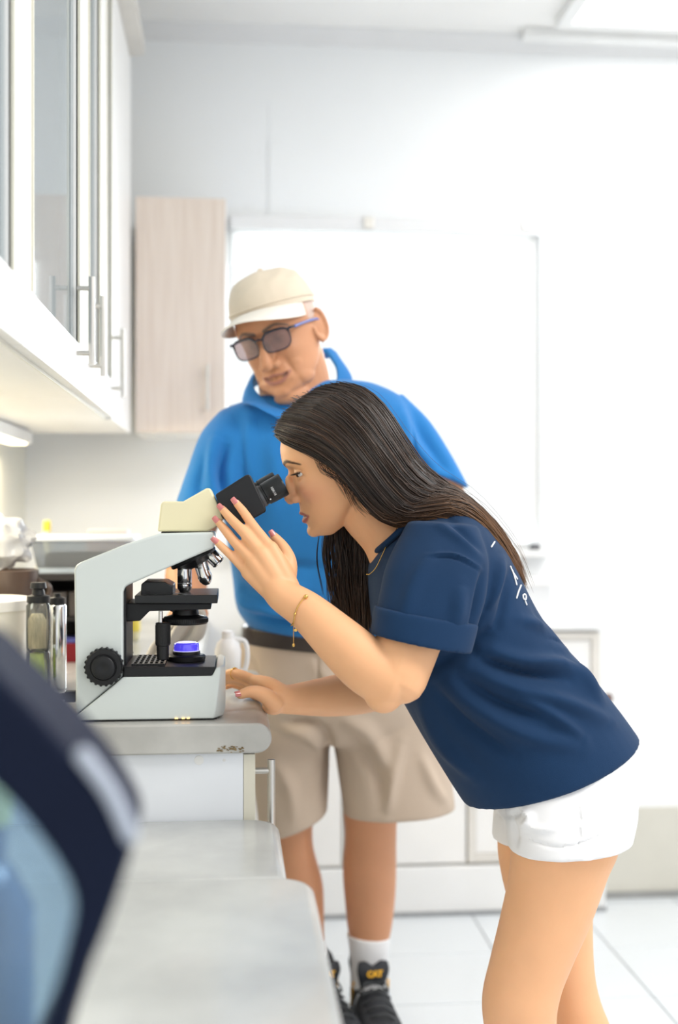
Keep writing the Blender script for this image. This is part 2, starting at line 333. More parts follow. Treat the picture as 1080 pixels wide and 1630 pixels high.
cr = MB().add(prism([(CX - 0.03, 1.05, CZ1), (CX + 0.035, 1.05, CZ1 + 0.012), (CX + 0.035, 1.05, CZ1 + 0.05), (CX - 0.03, 1.05, CZ1 + 0.05)], (0, 2.33, 0))).build('cabinet_cornice', mat('cream_cornice', (0.66, 0.63, 0.58), 0.5), smooth=False); tag(cr, 'cream cornice moulding along the top of the white wall cabinets', 'cornice')
# warm strip under the cabinets, with hooks
ul = empty('under_cabinet_light', (-0.56, 2.35, CZ0), 'small white strip light with clips fixed under the wall cabinets', 'strip light')
MB().add(box(-0.60, -0.54, 1.95, 3.30, CZ0 - 0.036, CZ0 - 0.003)).build('housing', M_trim, ul, smooth=False, bevel=0.004)
MB().add(box(-0.592, -0.548, 2.0, 3.25, CZ0 - 0.041, CZ0 - 0.0355)).build('diffuser', mat('warm_lit_diffuser', (0.9, 0.86, 0.7), 0.5, emit=(1, 0.86, 0.55), emits=3.0), ul, smooth=False)
for y in (1.98, 2.2, 2.5): MB().add(tube([(-0.535, y, CZ0 - 0.003), (-0.52, y, CZ0 - 0.02), (-0.53, y, CZ0 - 0.034), (-0.542, y, CZ0 - 0.026)], [0.004] * 4, 8)).build('clip', M_steel, ul)
area('under_cabinet_glow', (-0.57, 2.65, CZ0 - 0.045), (0, math.radians(-20), 0), 0.05, 1.25, 8.0, (1.0, 0.88, 0.66))
# woodgrain cabinet on the back wall
p, q = W(216, 689, 3.39), W(360, 315, 3.39)
wc = empty('woodgrain_cabinet', ((p[0] + q[0]) / 2, 3.55, p[2]), 'pale woodgrain wall cabinet hanging left of the bright window', 'wall cabinet')
MB().add(box(p[0], q[0], 3.408, YB - 0.001, p[2], q[2])).build('carcass', M_cab, wc, smooth=False)
wd = MB().add(box(p[0], q[0] - 0.002, 3.39, 3.407, p[2] + 0.002, q[2] - 0.002)).build('door', M_wood, wc, smooth=False, bevel=0.0015)
a, b = W(331, 655, 3.39), W(331, 582, 3.39)
handle(wd, a, b, (0, -0.03, 0), 0.0055)

# ------------------------------------------------------------------ left counter (higher, carries the microscope) and the low worktop in front
CT = 0.90; XE = 0.060
n = 14; prof = [(XL, CT), (XE - 0.022, CT)] + [(XE - 0.022 + 0.0235 * math.sin(a), CT - 0.0235 + 0.0235 * math.cos(a)) for a in np.linspace(0.15, math.pi - 0.1, n)] + [(XE - 0.03, CT - 0.047), (XL, CT - 0.047)]
ct = MB().add(prism([(x, 1.868, z) for x, z in prof], (0, 0.632, 0))).build('counter_worktop', M_stone, smooth=True, bevel=0.003); tag(ct, 'grey stone worktop with rounded front edge under the microscope', 'worktop')
c2 = MB().add(prism([(x - (0.13 if x > XL else 0), 2.5005, z) for x, z in prof], (0, 1.2185, 0))).build('counter_worktop', M_stone, smooth=True, bevel=0.003); tag(c2, 'shallower grey stone worktop carrying the dark rack, behind the microscope', 'worktop')
chip = MB()
for k in range(46):
    x = rng.uniform(347, 388); y = rng.normal(1191.5, 2.6); c = W(x, y, 1.868); s = rng.uniform(0.0006, 0.0018)
    chip.add(blob((c[0], 1.8675, c[2]), s * 1.8, 0.0008, s * 0.7, n=6))
o = chip.build('edge_chipping', mat('exposed_chipboard', (0.22, 0.16, 0.08), 0.9, var=0.4, scale=200), ct, kind='stuff')
def base_unit(y0, y1, label, end=False, dx=0.0):
    t = empty('base_cabinet', (-0.3, (y0 + y1) / 2, 0), label, 'base cabinet', 'base cabinets under the counter')
    MB().add(box(XL + 0.002, 0.017 - dx, y0, y1, 0.10, CT - 0.049)).build('carcass', mat('cabinet_end_white', (0.80, 0.83, 0.88), 0.45, var=0.015), t, smooth=False)
    MB().add(box(XL + 0.05, -0.03 - dx, y0 + 0.001, y1 - 0.001, 0, 0.0995)).build('plinth', M_dado, t, smooth=False)
    d = MB().add(box(0.0175 - dx, 0.036 - dx, y0 + 0.001, y1 - 0.002, 0.105, CT - 0.051)).build('door', M_edge, t, smooth=False, bevel=0.001)
    handle(d, (0.036 - dx, y0 + 0.025, CT - 0.065), (0.036 - dx, y0 + 0.025, CT - 0.20), (0.026, 0, 0), 0.0062)
    if end:
        c = W(317, 1210, 1.882); MB().add(lathe((c[0], y0, c[2]), (0, -1, 0), [(0, 0.0075), (0.001, 0.007)], 20)).build('screw_cap', M_trim, t)
        c = W(357, 1210, 1.882); MB().add(lathe((c[0], y0, c[2]), (0, -1, 0), [(0, 0.0025), (0.0006, 0.002)], 12)).build('screw_hole', M_trim2, t)
base_unit(1.882, 2.495, 'white base cabinet with bar handle, its end panel facing the camera', True)
base_unit(2.505, 3.04, 'middle base cabinet under the grey worktop, beyond the nearest', dx=.13)
base_unit(3.041, 3.58, 'last base cabinet under the grey worktop, next to the corner', dx=.13)
def slab(name, x1, y0, y1, z1, th, label, r=0.05):
    c = [(XL + 0.001, y0), (x1, y0)] + [(x1 - r + r * math.cos(a), y1 - r + r * math.sin(a)) for a in np.linspace(0, math.pi / 2, 8)] + [(XL + 0.001, y1)]
    o = MB().add(prism([(x, y, z1 - th) for x, y in c], (0, 0, th))).build(name, M_stone2, smooth=True, bevel=0.012, segs=3); tag(o, label, 'worktop'); return o
slab('desk_worktop', 0.072, 1.562, 1.8785, 0.75, 0.045, 'low pale worktop butting against the white cabinet end panel')
slab('desk_worktop', 0.104, 0.25, 1.56, 0.755, 0.05, 'low pale worktop nearest the camera, blurred, with rounded corner')
t = empty('desk_pedestal', (-0.3, 1.0, 0), 'white pedestal cabinet under the low pale worktops', 'base cabinet')
MB().add(box(XL + 0.002, 0.0, 0.30, 1.84, 0.09, 0.704)).build('carcass', M_cab, t, smooth=False)
MB().add(box(XL + 0.04, -0.05, 0.32, 1.82, 0.0, 0.09)).build('plinth', M_dado, t, smooth=False)
for y in (0.30, 0.815, 1.33):
    d = MB().add(box(0.0, 0.018, y + 0.002, y + 0.508, 0.095, 0.70)).build('door', M_cab, t, smooth=False, bevel=0.001)

# ------------------------------------------------------------------ base cabinets along the back wall
YF = 3.61
bc = empty('back_counter_cabinet', (0.55, YF, 0), 'white base cabinet run under the window, behind both people', 'base cabinet')
MB().add(box(0.062, 1.135, YF + 0.02, YB - 0.001, 0.148, 0.865)).build('carcass', M_edge, bc, smooth=False)
MB().add(box(0.062, 1.15, YF - 0.012, YB - 0.001, 0.0, 0.147)).build('plinth', M_trim, bc, smooth=False, bevel=0.004)
MB().add(box(0.062, 1.15, YF - 0.02, YF - 0.012, 0.0, 0.012)).build('plinth_seal', M_grout, bc, smooth=False)
xs = [0.062, 0.333, 0.717]
for k in range(2): MB().add(box(xs[k] + 0.003, xs[k + 1] - 0.003, YF, YF + 0.0195, 0.155, 0.86)).build('door', M_cab, bc, smooth=False, bevel=0.0015)
f = MB()
for a in ((0.720, 0.745, 0.155, 0.86), (1.108, 1.135, 0.155, 0.86), (0.745, 1.108, 0.835, 0.86), (0.745, 1.108, 0.155, 0.18)): f.add(box(a[0], a[1], YF - 0.004, YF + 0.0195, a[2], a[3]))
f.build('door_frame', mat('beige_frame', (0.70, 0.67, 0.62), 0.5), bc, smooth=False, bevel=0.002)
d = MB().add(box(0.747, 1.106, YF + 0.004, YF + 0.019, 0.182, 0.833)).build('door', M_cab, bc, smooth=False)
c = W(968, 1112, YF - 0.02); MB().add(lathe((c[0] - 0.006, YF - 0.004, c[2]), (0.25, -1, 0.1), [(0, 0.006), (0.012, 0.006), (0.018, 0.014), (0.026, 0.016), (0.033, 0.010)], 24)).build('knob', mat('dark_wood_knob', (0.16, 0.09, 0.08), 0.35), bc)
o = MB().add(box(0.058, 1.16, YF - 0.025, YB - 0.001, 0.866, 0.908)).build('window_worktop', mat('white_worktop', (0.83, 0.84, 0.84), 0.35), smooth=False, bevel=0.006); tag(o, 'white worktop running along the wall under the window', 'worktop')
p, q = W(832, 985, 3.66), W(874, 905, 3.66)
o = empty('white_box', ((p[0] + q[0]) / 2, 3.66, 0.908), 'pale grey box with lid on the worktop under the window corner', 'box')
MB().add(box(p[0], q[0], 3.63, 3.705, 0.9085, 1.01)).build('box_body', mat('pale_grey_card', (0.70, 0.71, 0.72), 0.6), o, smooth=False, bevel=0.003)
MB().add(box(p[0] - 0.004, q[0] + 0.004, 3.626, 3.709, 1.0, 1.028)).build('lid', M_trim, o, smooth=False, bevel=0.003)
c = W(852, 868, 3.685)
o = empty('small_bottle', (c[0], 3.685, WZ0), 'tiny dark-based bottle standing on the window sill at its right end', 'bottle')
MB().add(lathe((c[0], 3.685, WZ0 + 0.0005), (0, 0, 1), [(0, 0.017), (0.012, 0.018), (0.02, 0.014)], 20)).build('bottle_base', mat('dark_grey_rubber', (0.12, 0.12, 0.13), 0.6), o)
MB().add(lathe((c[0], 3.685, WZ0 + 0.0205), (0, 0, 1), [(0, 0.013), (0.03, 0.010), (0.045, 0.005), (0.075, 0.004)], 20)).build('bottle_neck', mat('translucent_white', (0.8, 0.83, 0.86), 0.3), o)
# ------------------------------------------------------------------ microscope
YN, YM = 1.90, 1.985
mic = empty('microscope', W(240, 1143, YM), 'pale grey laboratory microscope with cream head standing on the stone worktop', 'microscope')
mic.location[2] = CT; ROOT[mic.name] = Vector(mic.location)
def near(pts, y0, y1, bevel, m, name, parent=mic, **k): return MB().add(prism(pxpoly(pts, y0), (0, y1 - y0, 0))).build(name, m, parent, bevel=bevel, **k)
zb = CT + 0.003
def base_ring(Y, dx, dz=0):
    pts = [(120, 1142), (122, 1139), (158, 1110), (196, 1078), (338, 1076), (344, 1064), (350 + dx, 1061), (351 + dx, 1067), (343 + dx * 2.1, 1130), (340 + dx * 2.0, 1137)]
    P = pxpoly(pts, YN); P[:, 1] = Y; P[0, 2] = P[-1, 2] = zb + dz; return P
base = MB().add(loft([base_ring(1.90, 0), base_ring(1.925, 7.5), base_ring(2.045, 7.5), base_ring(2.07, 0)], ngon=True)).build('base', M_body, mic, bevel=0.002)
MB().add(box(W(128, 0, YN)[0], W(345, 0, YN)[0], 1.91, 2.06, CT, zb + 0.0005)).build('foot_pad', M_black, mic, smooth=False)
arm = near([(121.5, 1139), (121, 1124), (118, 908), (121, 900), (128, 895), (200, 866), (255, 849), (340, 847), (342, 852), (341, 872), (205, 931), (198.5, 935), (196, 943), (196, 1077)], 1.906, 2.064, 0.0035, M_body, 'arm', segs=3)
near([(196.6, 938), (199, 934.5), (201, 934), (201, 1062), (196.6, 1062)], 1.92, 2.05, 0.001, M_black, 'focus_rail')
near([(123.5, 1138.5), (196.4, 1078.2), (196.4, 1077.2), (122.5, 1137.5)], 1.9045, 1.9062, 0, M_black, 'seam', smooth=False)
near([(251, 846), (256, 802), (260, 798), (292, 798), (329, 777), (335, 777), (357, 823), (352, 833), (331, 846)], 1.928, 2.042, 0.004, M_cream, 'head', segs=3)
near([(256, 848.5), (258, 845.5), (330, 845.5), (333, 848.5)], 1.935, 2.035, 0.001, M_black, 'dovetail')
bino = near([(343, 787), (391, 756.5), (396, 755), (400, 758), (424, 810), (423, 815), (391, 833), (374, 838), (353, 824)], 1.922, 2.048, 0.006, M_black, 'binocular_tube', segs=3)
def eyepiece(Y, dy, text):
    a, b = W(411 + dy, 793 + dy, Y), W(452 + 1.6 * dy, 770.5 + dy * .5, Y); ax = unit(b - a); L = np.linalg.norm(b - a)
    e = MB().add(lathe(a, ax, [(0, 0.0150), (0.002, 0.0182), (0.009, 0.0182), (0.010, 0.0172), (0.0125, 0.0172), (0.0135, 0.0186), (0.019, 0.0186), (0.0195, 0.0190), (L - 0.004, 0.0195), (L - 0.001, 0.0192), (L, 0.0182), (L, 0.012), (L - 0.004, 0.011)], 48)).build('eyepiece', M_blackm, mic)
    MB().add(lathe(a + ax * 0.003, ax, [(0, 0.0183), (0.0055, 0.0183)], 48)).build('collar', mat('grey_ring', (0.10, 0.10, 0.105), 0.35, metal=0.6), e)
    MB().add(lathe(b - ax * 0.005, ax, [(0, 0.011), (0.0012, 0.0105)], 32)).build('lens', mat('eyepiece_lens', (0.02, 0.02, 0.05), 0.05, coat=1.0), e)
    return e, a, b, ax
eyepiece(2.016, -6, False); ep, ea, eb, eax = eyepiece(1.954, 0, True)
def text_mesh(s, size, name, m, parent, origin, xdir, ydir, depth=0.0002, wrap=None, bold=0.0):
    cu = bpy.data.curves.new('t', 'FONT'); cu.body = s; cu.size = size; cu.extrude = 0; cu.align_x = 'CENTER'; cu.align_y = 'CENTER'; cu.offset = bold; cu.resolution_u = 3
    o = bpy.data.objects.new('t', cu); COL.objects.link(o); dg = bpy.context.evaluated_depsgraph_get(); dg.update(); me = bpy.data.meshes.new_from_object(o.evaluated_get(dg)); bpy.data.objects.remove(o); bpy.data.curves.remove(cu)
    v = getv(me); xd, yd = unit(xdir), unit(ydir); nd = np.cross(xd, yd); out = np.asarray(origin) + np.outer(v[:, 0], xd) + np.outer(v[:, 1], yd)
    if wrap is not None:             # wrap = (axis point, axis dir, radius): settle the letters on a cylinder
        ap, ad, r = wrap; d = out - ap; h = d @ ad; q = d - np.outer(h, ad); q = q / np.linalg.norm(q, axis=1)[:, None]; out = ap + np.outer(h, ad) + q * r
    setv(me, out); me.materials.clear(); ob = link_mesh(name, me, m, parent, smooth=False); return ob
tn = unit(V(0, -1, 0) - eax * np.dot(V(0, -1, 0), eax)); tdn = np.cross(eax, tn); tdn = tdn if tdn[2] < 0 else -tdn
tc = ea + eax * 0.027 + unit(tn + 0.12 * tdn) * 0.0199
text_mesh('10X/18', 0.0056, 'lettering', M_white, ep, tc, tdn, eax, wrap=(ea, eax, 0.0199))
MB().add(blob(ea + eax * 0.0165 + unit(tn + 0.75 * tdn) * 0.0188, 0.0012, 0.0008, 0.0012, n=10)).build('index_dot', M_white, ep)
# nosepiece and objectives
nc = W(307, 886, YM); nd = unit(W(307 + 33, 886 + 70, YM) - nc)
MB().add(lathe(nc - nd * 0.006, nd, [(0, 0.038), (0.009, 0.040), (0.012, 0.038), (0.013, 0.030), (0.020, 0.022), (0.024, 0.012)], 48)).build('nosepiece', M_blackm, mic)
def objective(a, b, r, prof, name, band, label):
    a, b = W(*a, YM), W(*b, YM); ax = unit(b - a); L = np.linalg.norm(b - a); o = MB().add(lathe(a, ax, [(h * L, q * r) for h, q in prof], 40)).build(name, M_chrome, mic)
    o['label'] = label
    MB().add(lathe(a + ax * L * band, ax, [(0, r * 1.005), (0.0014, r * 1.005)], 40)).build('band', M_black, o); return o, a, ax
objective((294, 893), (294, 947), 0.0118, [(0, 0.9), (0.05, 1), (0.62, 1.0), (0.64, 0.96), (0.66, 1), (0.80, 1.0), (0.92, 0.62), (0.97, 0.4), (1, 0.38)], 'objective', 0.66, 'upright chrome objective lens pointing down at the stage')
o2, a2, x2 = objective((315, 884), (330.5, 931), 0.0112, [(0, 0.9), (0.05, 1), (0.64, 1.0), (0.68, 1.06), (0.76, 1.06), (0.86, 0.9), (0.95, 0.6), (1.0, 0.3)], 'objective', 0.66, 'slanting chrome objective lens with a domed tip')
tn2 = unit(V(-0.25, -1, 0) - x2 * np.dot(V(-0.25, -1, 0), x2)); td2 = np.cross(tn2, x2); td2 = td2 if td2[0] > 0 else -td2
text_mesh('OLYMPUS', 0.0036, 'lettering', M_black, o2, a2 + x2 * 0.014 + tn2 * 0.0114, td2, -x2, wrap=(a2, x2, 0.0114), bold=0.0001)
text_mesh('10X', 0.0040, 'lettering', M_black, o2, a2 + x2 * 0.021 + tn2 * 0.0114, td2, -x2, wrap=(a2, x2, 0.0114))
objective((331, 878.5), (349.5, 897), 0.0116, [(0, 0.9), (0.08, 1), (0.85, 1.0), (0.92, 0.98), (1, 0.8)], 'objective', 0.86, 'short ribbed objective lens swung out under the fingers')
# stage
st = near([(214.5, 948), (214.5, 960.5), (346.5, 960.5), (346.5, 947)], 1.905, 2.075, 0.0012, M_blackm, 'stage')
near([(224, 949), (225, 930), (229, 926.5), (263, 926.5), (275, 933), (275, 947.5)], 1.93, 2.03, 0.0015, M_blackm, 'slide_holder')
near([(232, 940), (240, 940), (240, 945), (232, 945)], 1.9285, 1.932, 0, M_black, 'holder_slot', smooth=False)
near([(270, 928), (274.5, 926.5), (275, 941), (270, 942)], 1.99, 2.02, 0.0008, M_blackm, 'spring_arm')
near([(270, 943), (300, 944.5), (312, 947), (300, 947.5), (270, 946.5)], 1.95, 1.957, 0.0006, M_chrome, 'stage_clip')
sl = near([(272, 945.8), (330, 945.2), (330, 946.2), (272, 946.8)], 1.965, 1.99, 0, glassy('slide_glass', (0.9, 0.95, 0.97), 0.8), 'glass_slide', smooth=False)
near([(197, 960.4), (336, 960.4), (336, 970), (276, 972), (238, 973), (223, 988.5), (197, 990)], 1.935, 2.04, 0.0015, M_black, 'stage_bracket')
cc = W(295.5, 970, YM)
cd = MB().add(lathe(cc, (0, 0, -1), [(0, 0.021), (0.004, 0.0215), (0.008, 0.022), (0.010, 0.028), (0.012, 0.035), (0.014, 0.0368), (0.021, 0.0368), (0.0235, 0.035), (0.024, 0.02)], 64)).build('condenser', M_blackm, mic)
kn = MB()
for k in range(64):
    a = 2 * math.pi * k / 64; c = cc + V(math.cos(a) * 0.0368, math.sin(a) * 0.0368, -0.0175); kn.add(cyl(c - V(0, 0, 0.003), c + V(0, 0, 0.003), 0.0009, n=6))
kn.build('condenser_knurling', M_black, cd, kind='stuff')
sc = W(275, 968, 1.945); MB().add(lathe(sc, (0, -1, 0), [(0, 0.0055), (0.006, 0.0055), (0.007, 0.0045)], 20)).build('clamp_screw', M_blackm, mic)
k0 = W(256, 973, 1.93); k1 = W(256, 991, 1.93); k2 = W(259.5, 991, 1.93); k3 = W(259.5, 1050, 1.93); L = k2[2] - k3[2]
MB().add(cyl(k0, k1, 0.0032)).build('drive_shaft', M_chrome, mic)
dk = MB().add(lathe(k2, (0, 0, -1), [(0, 0.0105), (0.001, 0.0117), (0.036, 0.0117), (0.037, 0.0100), (L - 0.001, 0.0095), (L, 0.0085)], 40)).build('drive_knob', M_black, mic)
kn = MB()
for k in range(30):
    a = 2 * math.pi * k / 30; c = V(k2[0] + math.cos(a) * 0.0117, k2[1] + math.sin(a) * 0.0117, k2[2]); kn.add(cyl(c - V(0, 0, 0.004), c - V(0, 0, 0.034), 0.0006, n=6))
kn.build('drive_knob_ribs', M_black, dk, kind='stuff')
# lamp panel in the base
near([(197, 1061.5), (343, 1061.5), (341, 1070), (337, 1075.8), (197, 1077)], 1.901, 2.055, 0.001, M_black, 'lamp_panel')
zp = W(220, 1061.5, 1.901)[2]; xg0, xg1 = W(212, 1060, 1.93)[0], W(262, 1060, 1.93)[0]
for k in range(7):
    x = xg0 + (xg1 - xg0) * k / 6
    MB().add(box(x - 0.0016, x + 0.0016, 1.915, 2.04, zp - 0.0004, zp + 0.0028)).build('vent_bar', M_blackm, mic, smooth=False)
for k in range(6):
    y = 1.918 + 0.024 * k; MB().add(box(xg0, xg1, y - 0.002, y + 0.002, zp - 0.0003, zp + 0.0026)).build('vent_crossbar', M_blackm, mic, smooth=False)
lc = V(W(297, 1060, YM)[0], YM, zp)
MB().add(lathe(lc - V(0, 0, 0.0003), (0, 0, 1), [(0, 0.031), (0.007, 0.0315), (0.009, 0.0295), (0.010, 0.023), (0.0145, 0.0225), (0.0155, 0.0215), (0.0156, 0.012)], 56)).build('lamp_collar', M_black, mic)
lens_m = mat('blue_lit_filter', (0.10, 0.08, 0.75), 0.08, var=0.05, emit=(0.10, 0.07, 1.0), emits=0.55, coat=1.0)
lm = MB().add(lathe(lc + V(0, 0, 0.0153), (0, 0, 1), [(0, 0.0205), (0.001, 0.0208), (0.011, 0.0206), (0.0125, 0.0195), (0.0135, 0.0165)], 48)).build('lamp_lens', lens_m, mic)
MB().add(lathe(lc + V(0, 0, 0.0146), (0, 0, 1), [(0, 0.0218), (0.0016, 0.0218)], 48)).build('lens_rim', mat('pale_lit_rim', (0.75, 0.78, 0.95), 0.2, emit=(0.6, 0.6, 1), emits=0.4), lm)
MB().add(lathe(lc + V(0, 0, 0.0284), (0, 0, 1), [(0, 0.0172), (0.0012, 0.014), (0.0020, 0.008)], 40)).build('lens_face', mat('lit_lens_face', (0.7, 0.7, 0.95), 0.1, emit=(0.62, 0.6, 1), emits=1.0), lm)
near([(330, 1060.6), (341, 1060.2), (341, 1062), (330, 1062)], 1.93, 1.95, 0, mat('grey_badge', (0.4, 0.41, 0.43), 0.4), 'badge', smooth=False)
# focus knobs
def focus(name, x, z, y0, dy, r):
    k = MB().add(lathe((x, y0, z), (0, dy, 0), [(0, r * 0.98), (0.003, r), (0.017, r), (0.019, r * 0.94), (0.0195, r * 0.72), (0.017, r * 0.70), (0.017, r * 0.64), (0.026, r * 0.62), (0.0275, r * 0.56), (0.0275, r * 0.2), (0.0268, r * 0.14)], 64)).build(name, M_black, mic)
    g = MB()
    for i in range(22):
        a = 2 * math.pi * i / 22; c = V(x + math.cos(a) * r * 0.985, y0 + dy * 0.004, z + math.sin(a) * r * 0.985); g.add(cyl(c, c + V(0, dy * 0.0135, 0), r * 0.085, n=10))
    g.build('knob_grip', M_black, k)
    g = MB()
    for i in range(48):
        a = 2 * math.pi * i / 48; c = V(x + math.cos(a) * r * 0.62, y0 + dy * 0.0185, z + math.sin(a) * r * 0.62); g.add(cyl(c, c + V(0, dy * 0.007, 0), r * 0.022, n=6))
    g.build('fine_knob_ribs', M_black, k, kind='stuff')
kc = W(164.5, 1062.5, 1.885); focus('focus_knob', kc[0], kc[2], 1.906, -1, 0.0287); focus('focus_knob', kc[0], kc[2], 2.064, 1, 0.0287)
for px in (281, 292, 300): c = W(px, 1141.6, 1.9); MB().add(box(c[0] - 0.0022, c[0] + 0.0022, 1.8985, 1.9035, zb + 0.0002, zb + 0.0022)).build('base_glint', mat('painted_amber_glint', (1, 0.6, 0.2), 0.4, emit=(1, 0.55, 0.18), emits=2.2), mic, smooth=False)  # emissive slots imitate warm lamp highlights along the bottom of the base
# mains lead
pl = MB(); a, b = W(121, 1108, YM), W(104, 1108.5, YM); pl.add(prism([a + V(0, -0.008, -0.009), a + V(0, -0.008, 0.009), a + V(0, 0.008, 0.009), a + V(0, 0.008, -0.009)], b - a))
pl.add(cyl(b, W(94, 1109, YM), 0.006, 0.0052)); pl.build('plug', M_black, mic, bevel=0.0015)
cz = CT + 0.0052
MB().add(tube([W(95, 1109, YM), W(84, 1110, YM), (W(70, 1110, YM)[0], YM - 0.01, cz + 0.006), (-0.36, 1.965, cz), (-0.44, 1.985, cz), (-0.50, 2.06, cz), (-0.55, 2.2, cz), (-0.6, 2.35, cz)], [0.0048] * 8, 12)).build('power_cord', M_black, mic)
g = MB()
for i in range(5): c = W(93 - i * 3.2, 1109.2, YM); g.add(cyl(c, c - V(0.0016, 0, 0), 0.0066, n=16))
g.build('strain_relief', M_black, mic)

# ------------------------------------------------------------------ things standing on the counter
def tub(name, c, prof, m, label, cat, n=40): o = MB().add(lathe(c, (0, 0, 1), prof, n)).build(name, m); tag(o, label, cat); return o
bx_ = W(-8, 1090, 2.28)[0]
t = empty('plastic_bucket', (bx_ - 0.03, 2.28, CT), 'off-white lidded plastic bucket at the left edge of the counter', 'bucket')
MB().add(lathe((bx_ - 0.03, 2.28, CT + 0.0005), (0, 0, 1), [(0, 0.078), (0.004, 0.080), (0.148, 0.094)], 48)).build('bucket_body', mat('off_white_plastic', (0.80, 0.76, 0.68), 0.4), t)
MB().add(lathe((bx_ - 0.03, 2.28, CT + 0.1485), (0, 0, 1), [(0, 0.098), (0.018, 0.099), (0.021, 0.095), (0.021, 0.088), (0.016, 0.086)], 48)).build('lid', mat('white_lid', (0.82, 0.79, 0.74), 0.4), t)
MB().add(tube([(bx_ - 0.03 + 0.02, 2.19, CT + 0.13), (bx_ - 0.03 + 0.06, 2.20, CT + 0.09), (bx_ + 0.035, 2.215, CT + 0.05)], [0.0014] * 3, 8)).build('wire_handle', M_steel, t)
jx = W(61, 1100, 2.2)[0]
t = empty('storage_jar', (jx, 2.2, CT), 'tall glass jar with lime green and beige contents and black lid', 'jar')
MB().add(lathe((jx, 2.2, CT + 0.0005), (0, 0, 1), [(0, 0.018), (0.002, 0.0205), (0.075, 0.0215), (0.078, 0.019), (0.082, 0.0215), (0.160, 0.0215), (0.166, 0.018)], 40)).build('glass_body', glassy('jar_glass', (0.86, 0.9, 0.88), 0.92), t)
MB().add(lathe((jx - 0.003, 2.2, CT + 0.004), (0, 0, 1), [(0, 0.013), (0.03, 0.0155), (0.07, 0.012), (0.072, 0.004)], 24)).build('lime_contents', mat('lime_powder', (0.62, 0.72, 0.12), 0.6, var=0.25, scale=60), t)
MB().add(lathe((jx - 0.002, 2.2, CT + 0.084), (0, 0, 1), [(0, 0.016), (0.05, 0.0165), (0.062, 0.01)], 24)).build('beige_contents', mat('beige_sticks', (0.62, 0.50, 0.33), 0.7, var=0.3, scale=90, stretch=(4, 4, 0.4)), t)
MB().add(lathe((jx, 2.2, CT + 0.1665), (0, 0, 1), [(0, 0.0205), (0.012, 0.0205), (0.014, 0.012), (0.024, 0.010), (0.026, 0.015), (0.036, 0.013)], 32)).build('lid', M_black, t)
jx2 = jx + 0.026
t = empty('steel_canister', (jx2, 2.255, CT), 'narrow steel canister just behind the lime green jar', 'canister')
MB().add(lathe((jx2, 2.255, CT + 0.0005), (0, 0, 1), [(0, 0.015), (0.002, 0.0165), (0.155, 0.0165), (0.158, 0.014)], 32)).build('body', M_chrome, t)
MB().add(lathe((jx2, 2.255, CT + 0.1588), (0, 0, 1), [(0, 0.0155), (0.012, 0.015), (0.014, 0.006), (0.02, 0.006)], 32)).build('cap', M_black, t)
# dark rack with tray, tub on top
RY0, RY1 = 2.70, 2.92; x0, x1 = W(28, 1043, 2.72)[0], W(172, 1043, 2.72)[0]; zt = W(100, 913, 2.72)[2]
t = empty('dark_rack', ((x0 + x1) / 2, 2.8, CT), 'dark grey open rack on the counter behind the microscope', 'rack')
M_dark = mat('dark_grey_board', (0.035, 0.032, 0.032), 0.5, var=0.3)
for a in ((x0, x0 + 0.012, RY0, RY1, CT + 0.0005, zt), (x1 - 0.012, x1, RY0, RY1, CT + 0.0005, zt)): MB().add(box(*a)).build('side_panel', M_dark, t, smooth=False)
MB().add(box(x0 + 0.0125, x1 - 0.0125, RY0, RY1, zt - 0.014, zt)).build('top_panel', M_dark, t, smooth=False)
MB().add(box(x0 + 0.0125, x1 - 0.0125, RY0 + 0.02, RY1 - 0.012, CT + 0.085, CT + 0.095)).build('shelf', M_dark, t, smooth=False)
MB().add(box(x0 + 0.0125, x1 - 0.0125, RY1 - 0.01, RY1, CT + 0.0005, zt - 0.0145)).build('back_panel', M_dark, t, smooth=False)
for k in range(4): MB().add(box(x0 + 0.02 + k * 0.046, x0 + 0.060 + k * 0.046, RY0 + 0.03, RY0 + 0.09, CT + 0.0955, CT + 0.150)).build('drawer_front', mat('dark_taupe_drawer', (0.12, 0.105, 0.10), 0.55, var=0.15), t, smooth=False, bevel=0.002)
rx0, rx1 = W(86, 1038, 2.69)[0], W(150, 1038, 2.69)[0]
def tray(name, x0, x1, y0, y1, z0, z1, th, m, label, cat):
    mb = MB()
    for a in ((x0, x1, y0, y1, z0, z0 + th), (x0, x0 + th, y0, y1, z0 + th, z1), (x1 - th, x1, y0, y1, z0 + th, z1), (x0 + th, x1 - th, y0, y0 + th, z0 + th, z1), (x0 + th, x1 - th, y1 - th, y1, z0 + th, z1)): mb.add(box(*a))
    o = mb.build(name, m, smooth=False); tag(o, label, cat); return o
tray('red_tray', rx0, rx1, 2.66, 2.80, CT + 0.0006, CT + 0.042, 0.003, mat('red_plastic', (0.30, 0.012, 0.02), 0.4), 'small dark red plastic tray low on the counter in the rack', 'tray')
o = MB().add(box(rx0 + 0.006, rx0 + 0.05, 2.67, 2.79, CT + 0.0042, CT + 0.047)).build('blue_pack', mat('blue_card', (0.10, 0.11, 0.38), 0.5), smooth=False, bevel=0.002); tag(o, 'blue pack lying inside the small dark red tray', 'packet')
tx0, tx1 = W(45, 880, 2.72)[0], W(214, 880, 2.72)[0]; zt1 = W(100, 853, 2.72)[2]
t = empty('plastic_tub', ((tx0 + tx1) / 2, 2.8, zt), 'clear plastic storage tub with pale blue lid on top of dark rack', 'storage tub')
def tub_ring(s, z, y0=2.71, y1=2.89): return [(tx0 + s, y0 + s, z), (tx1 - s, y0 + s, z), (tx1 - s, y1 - s, z), (tx0 + s, y1 - s, z)]
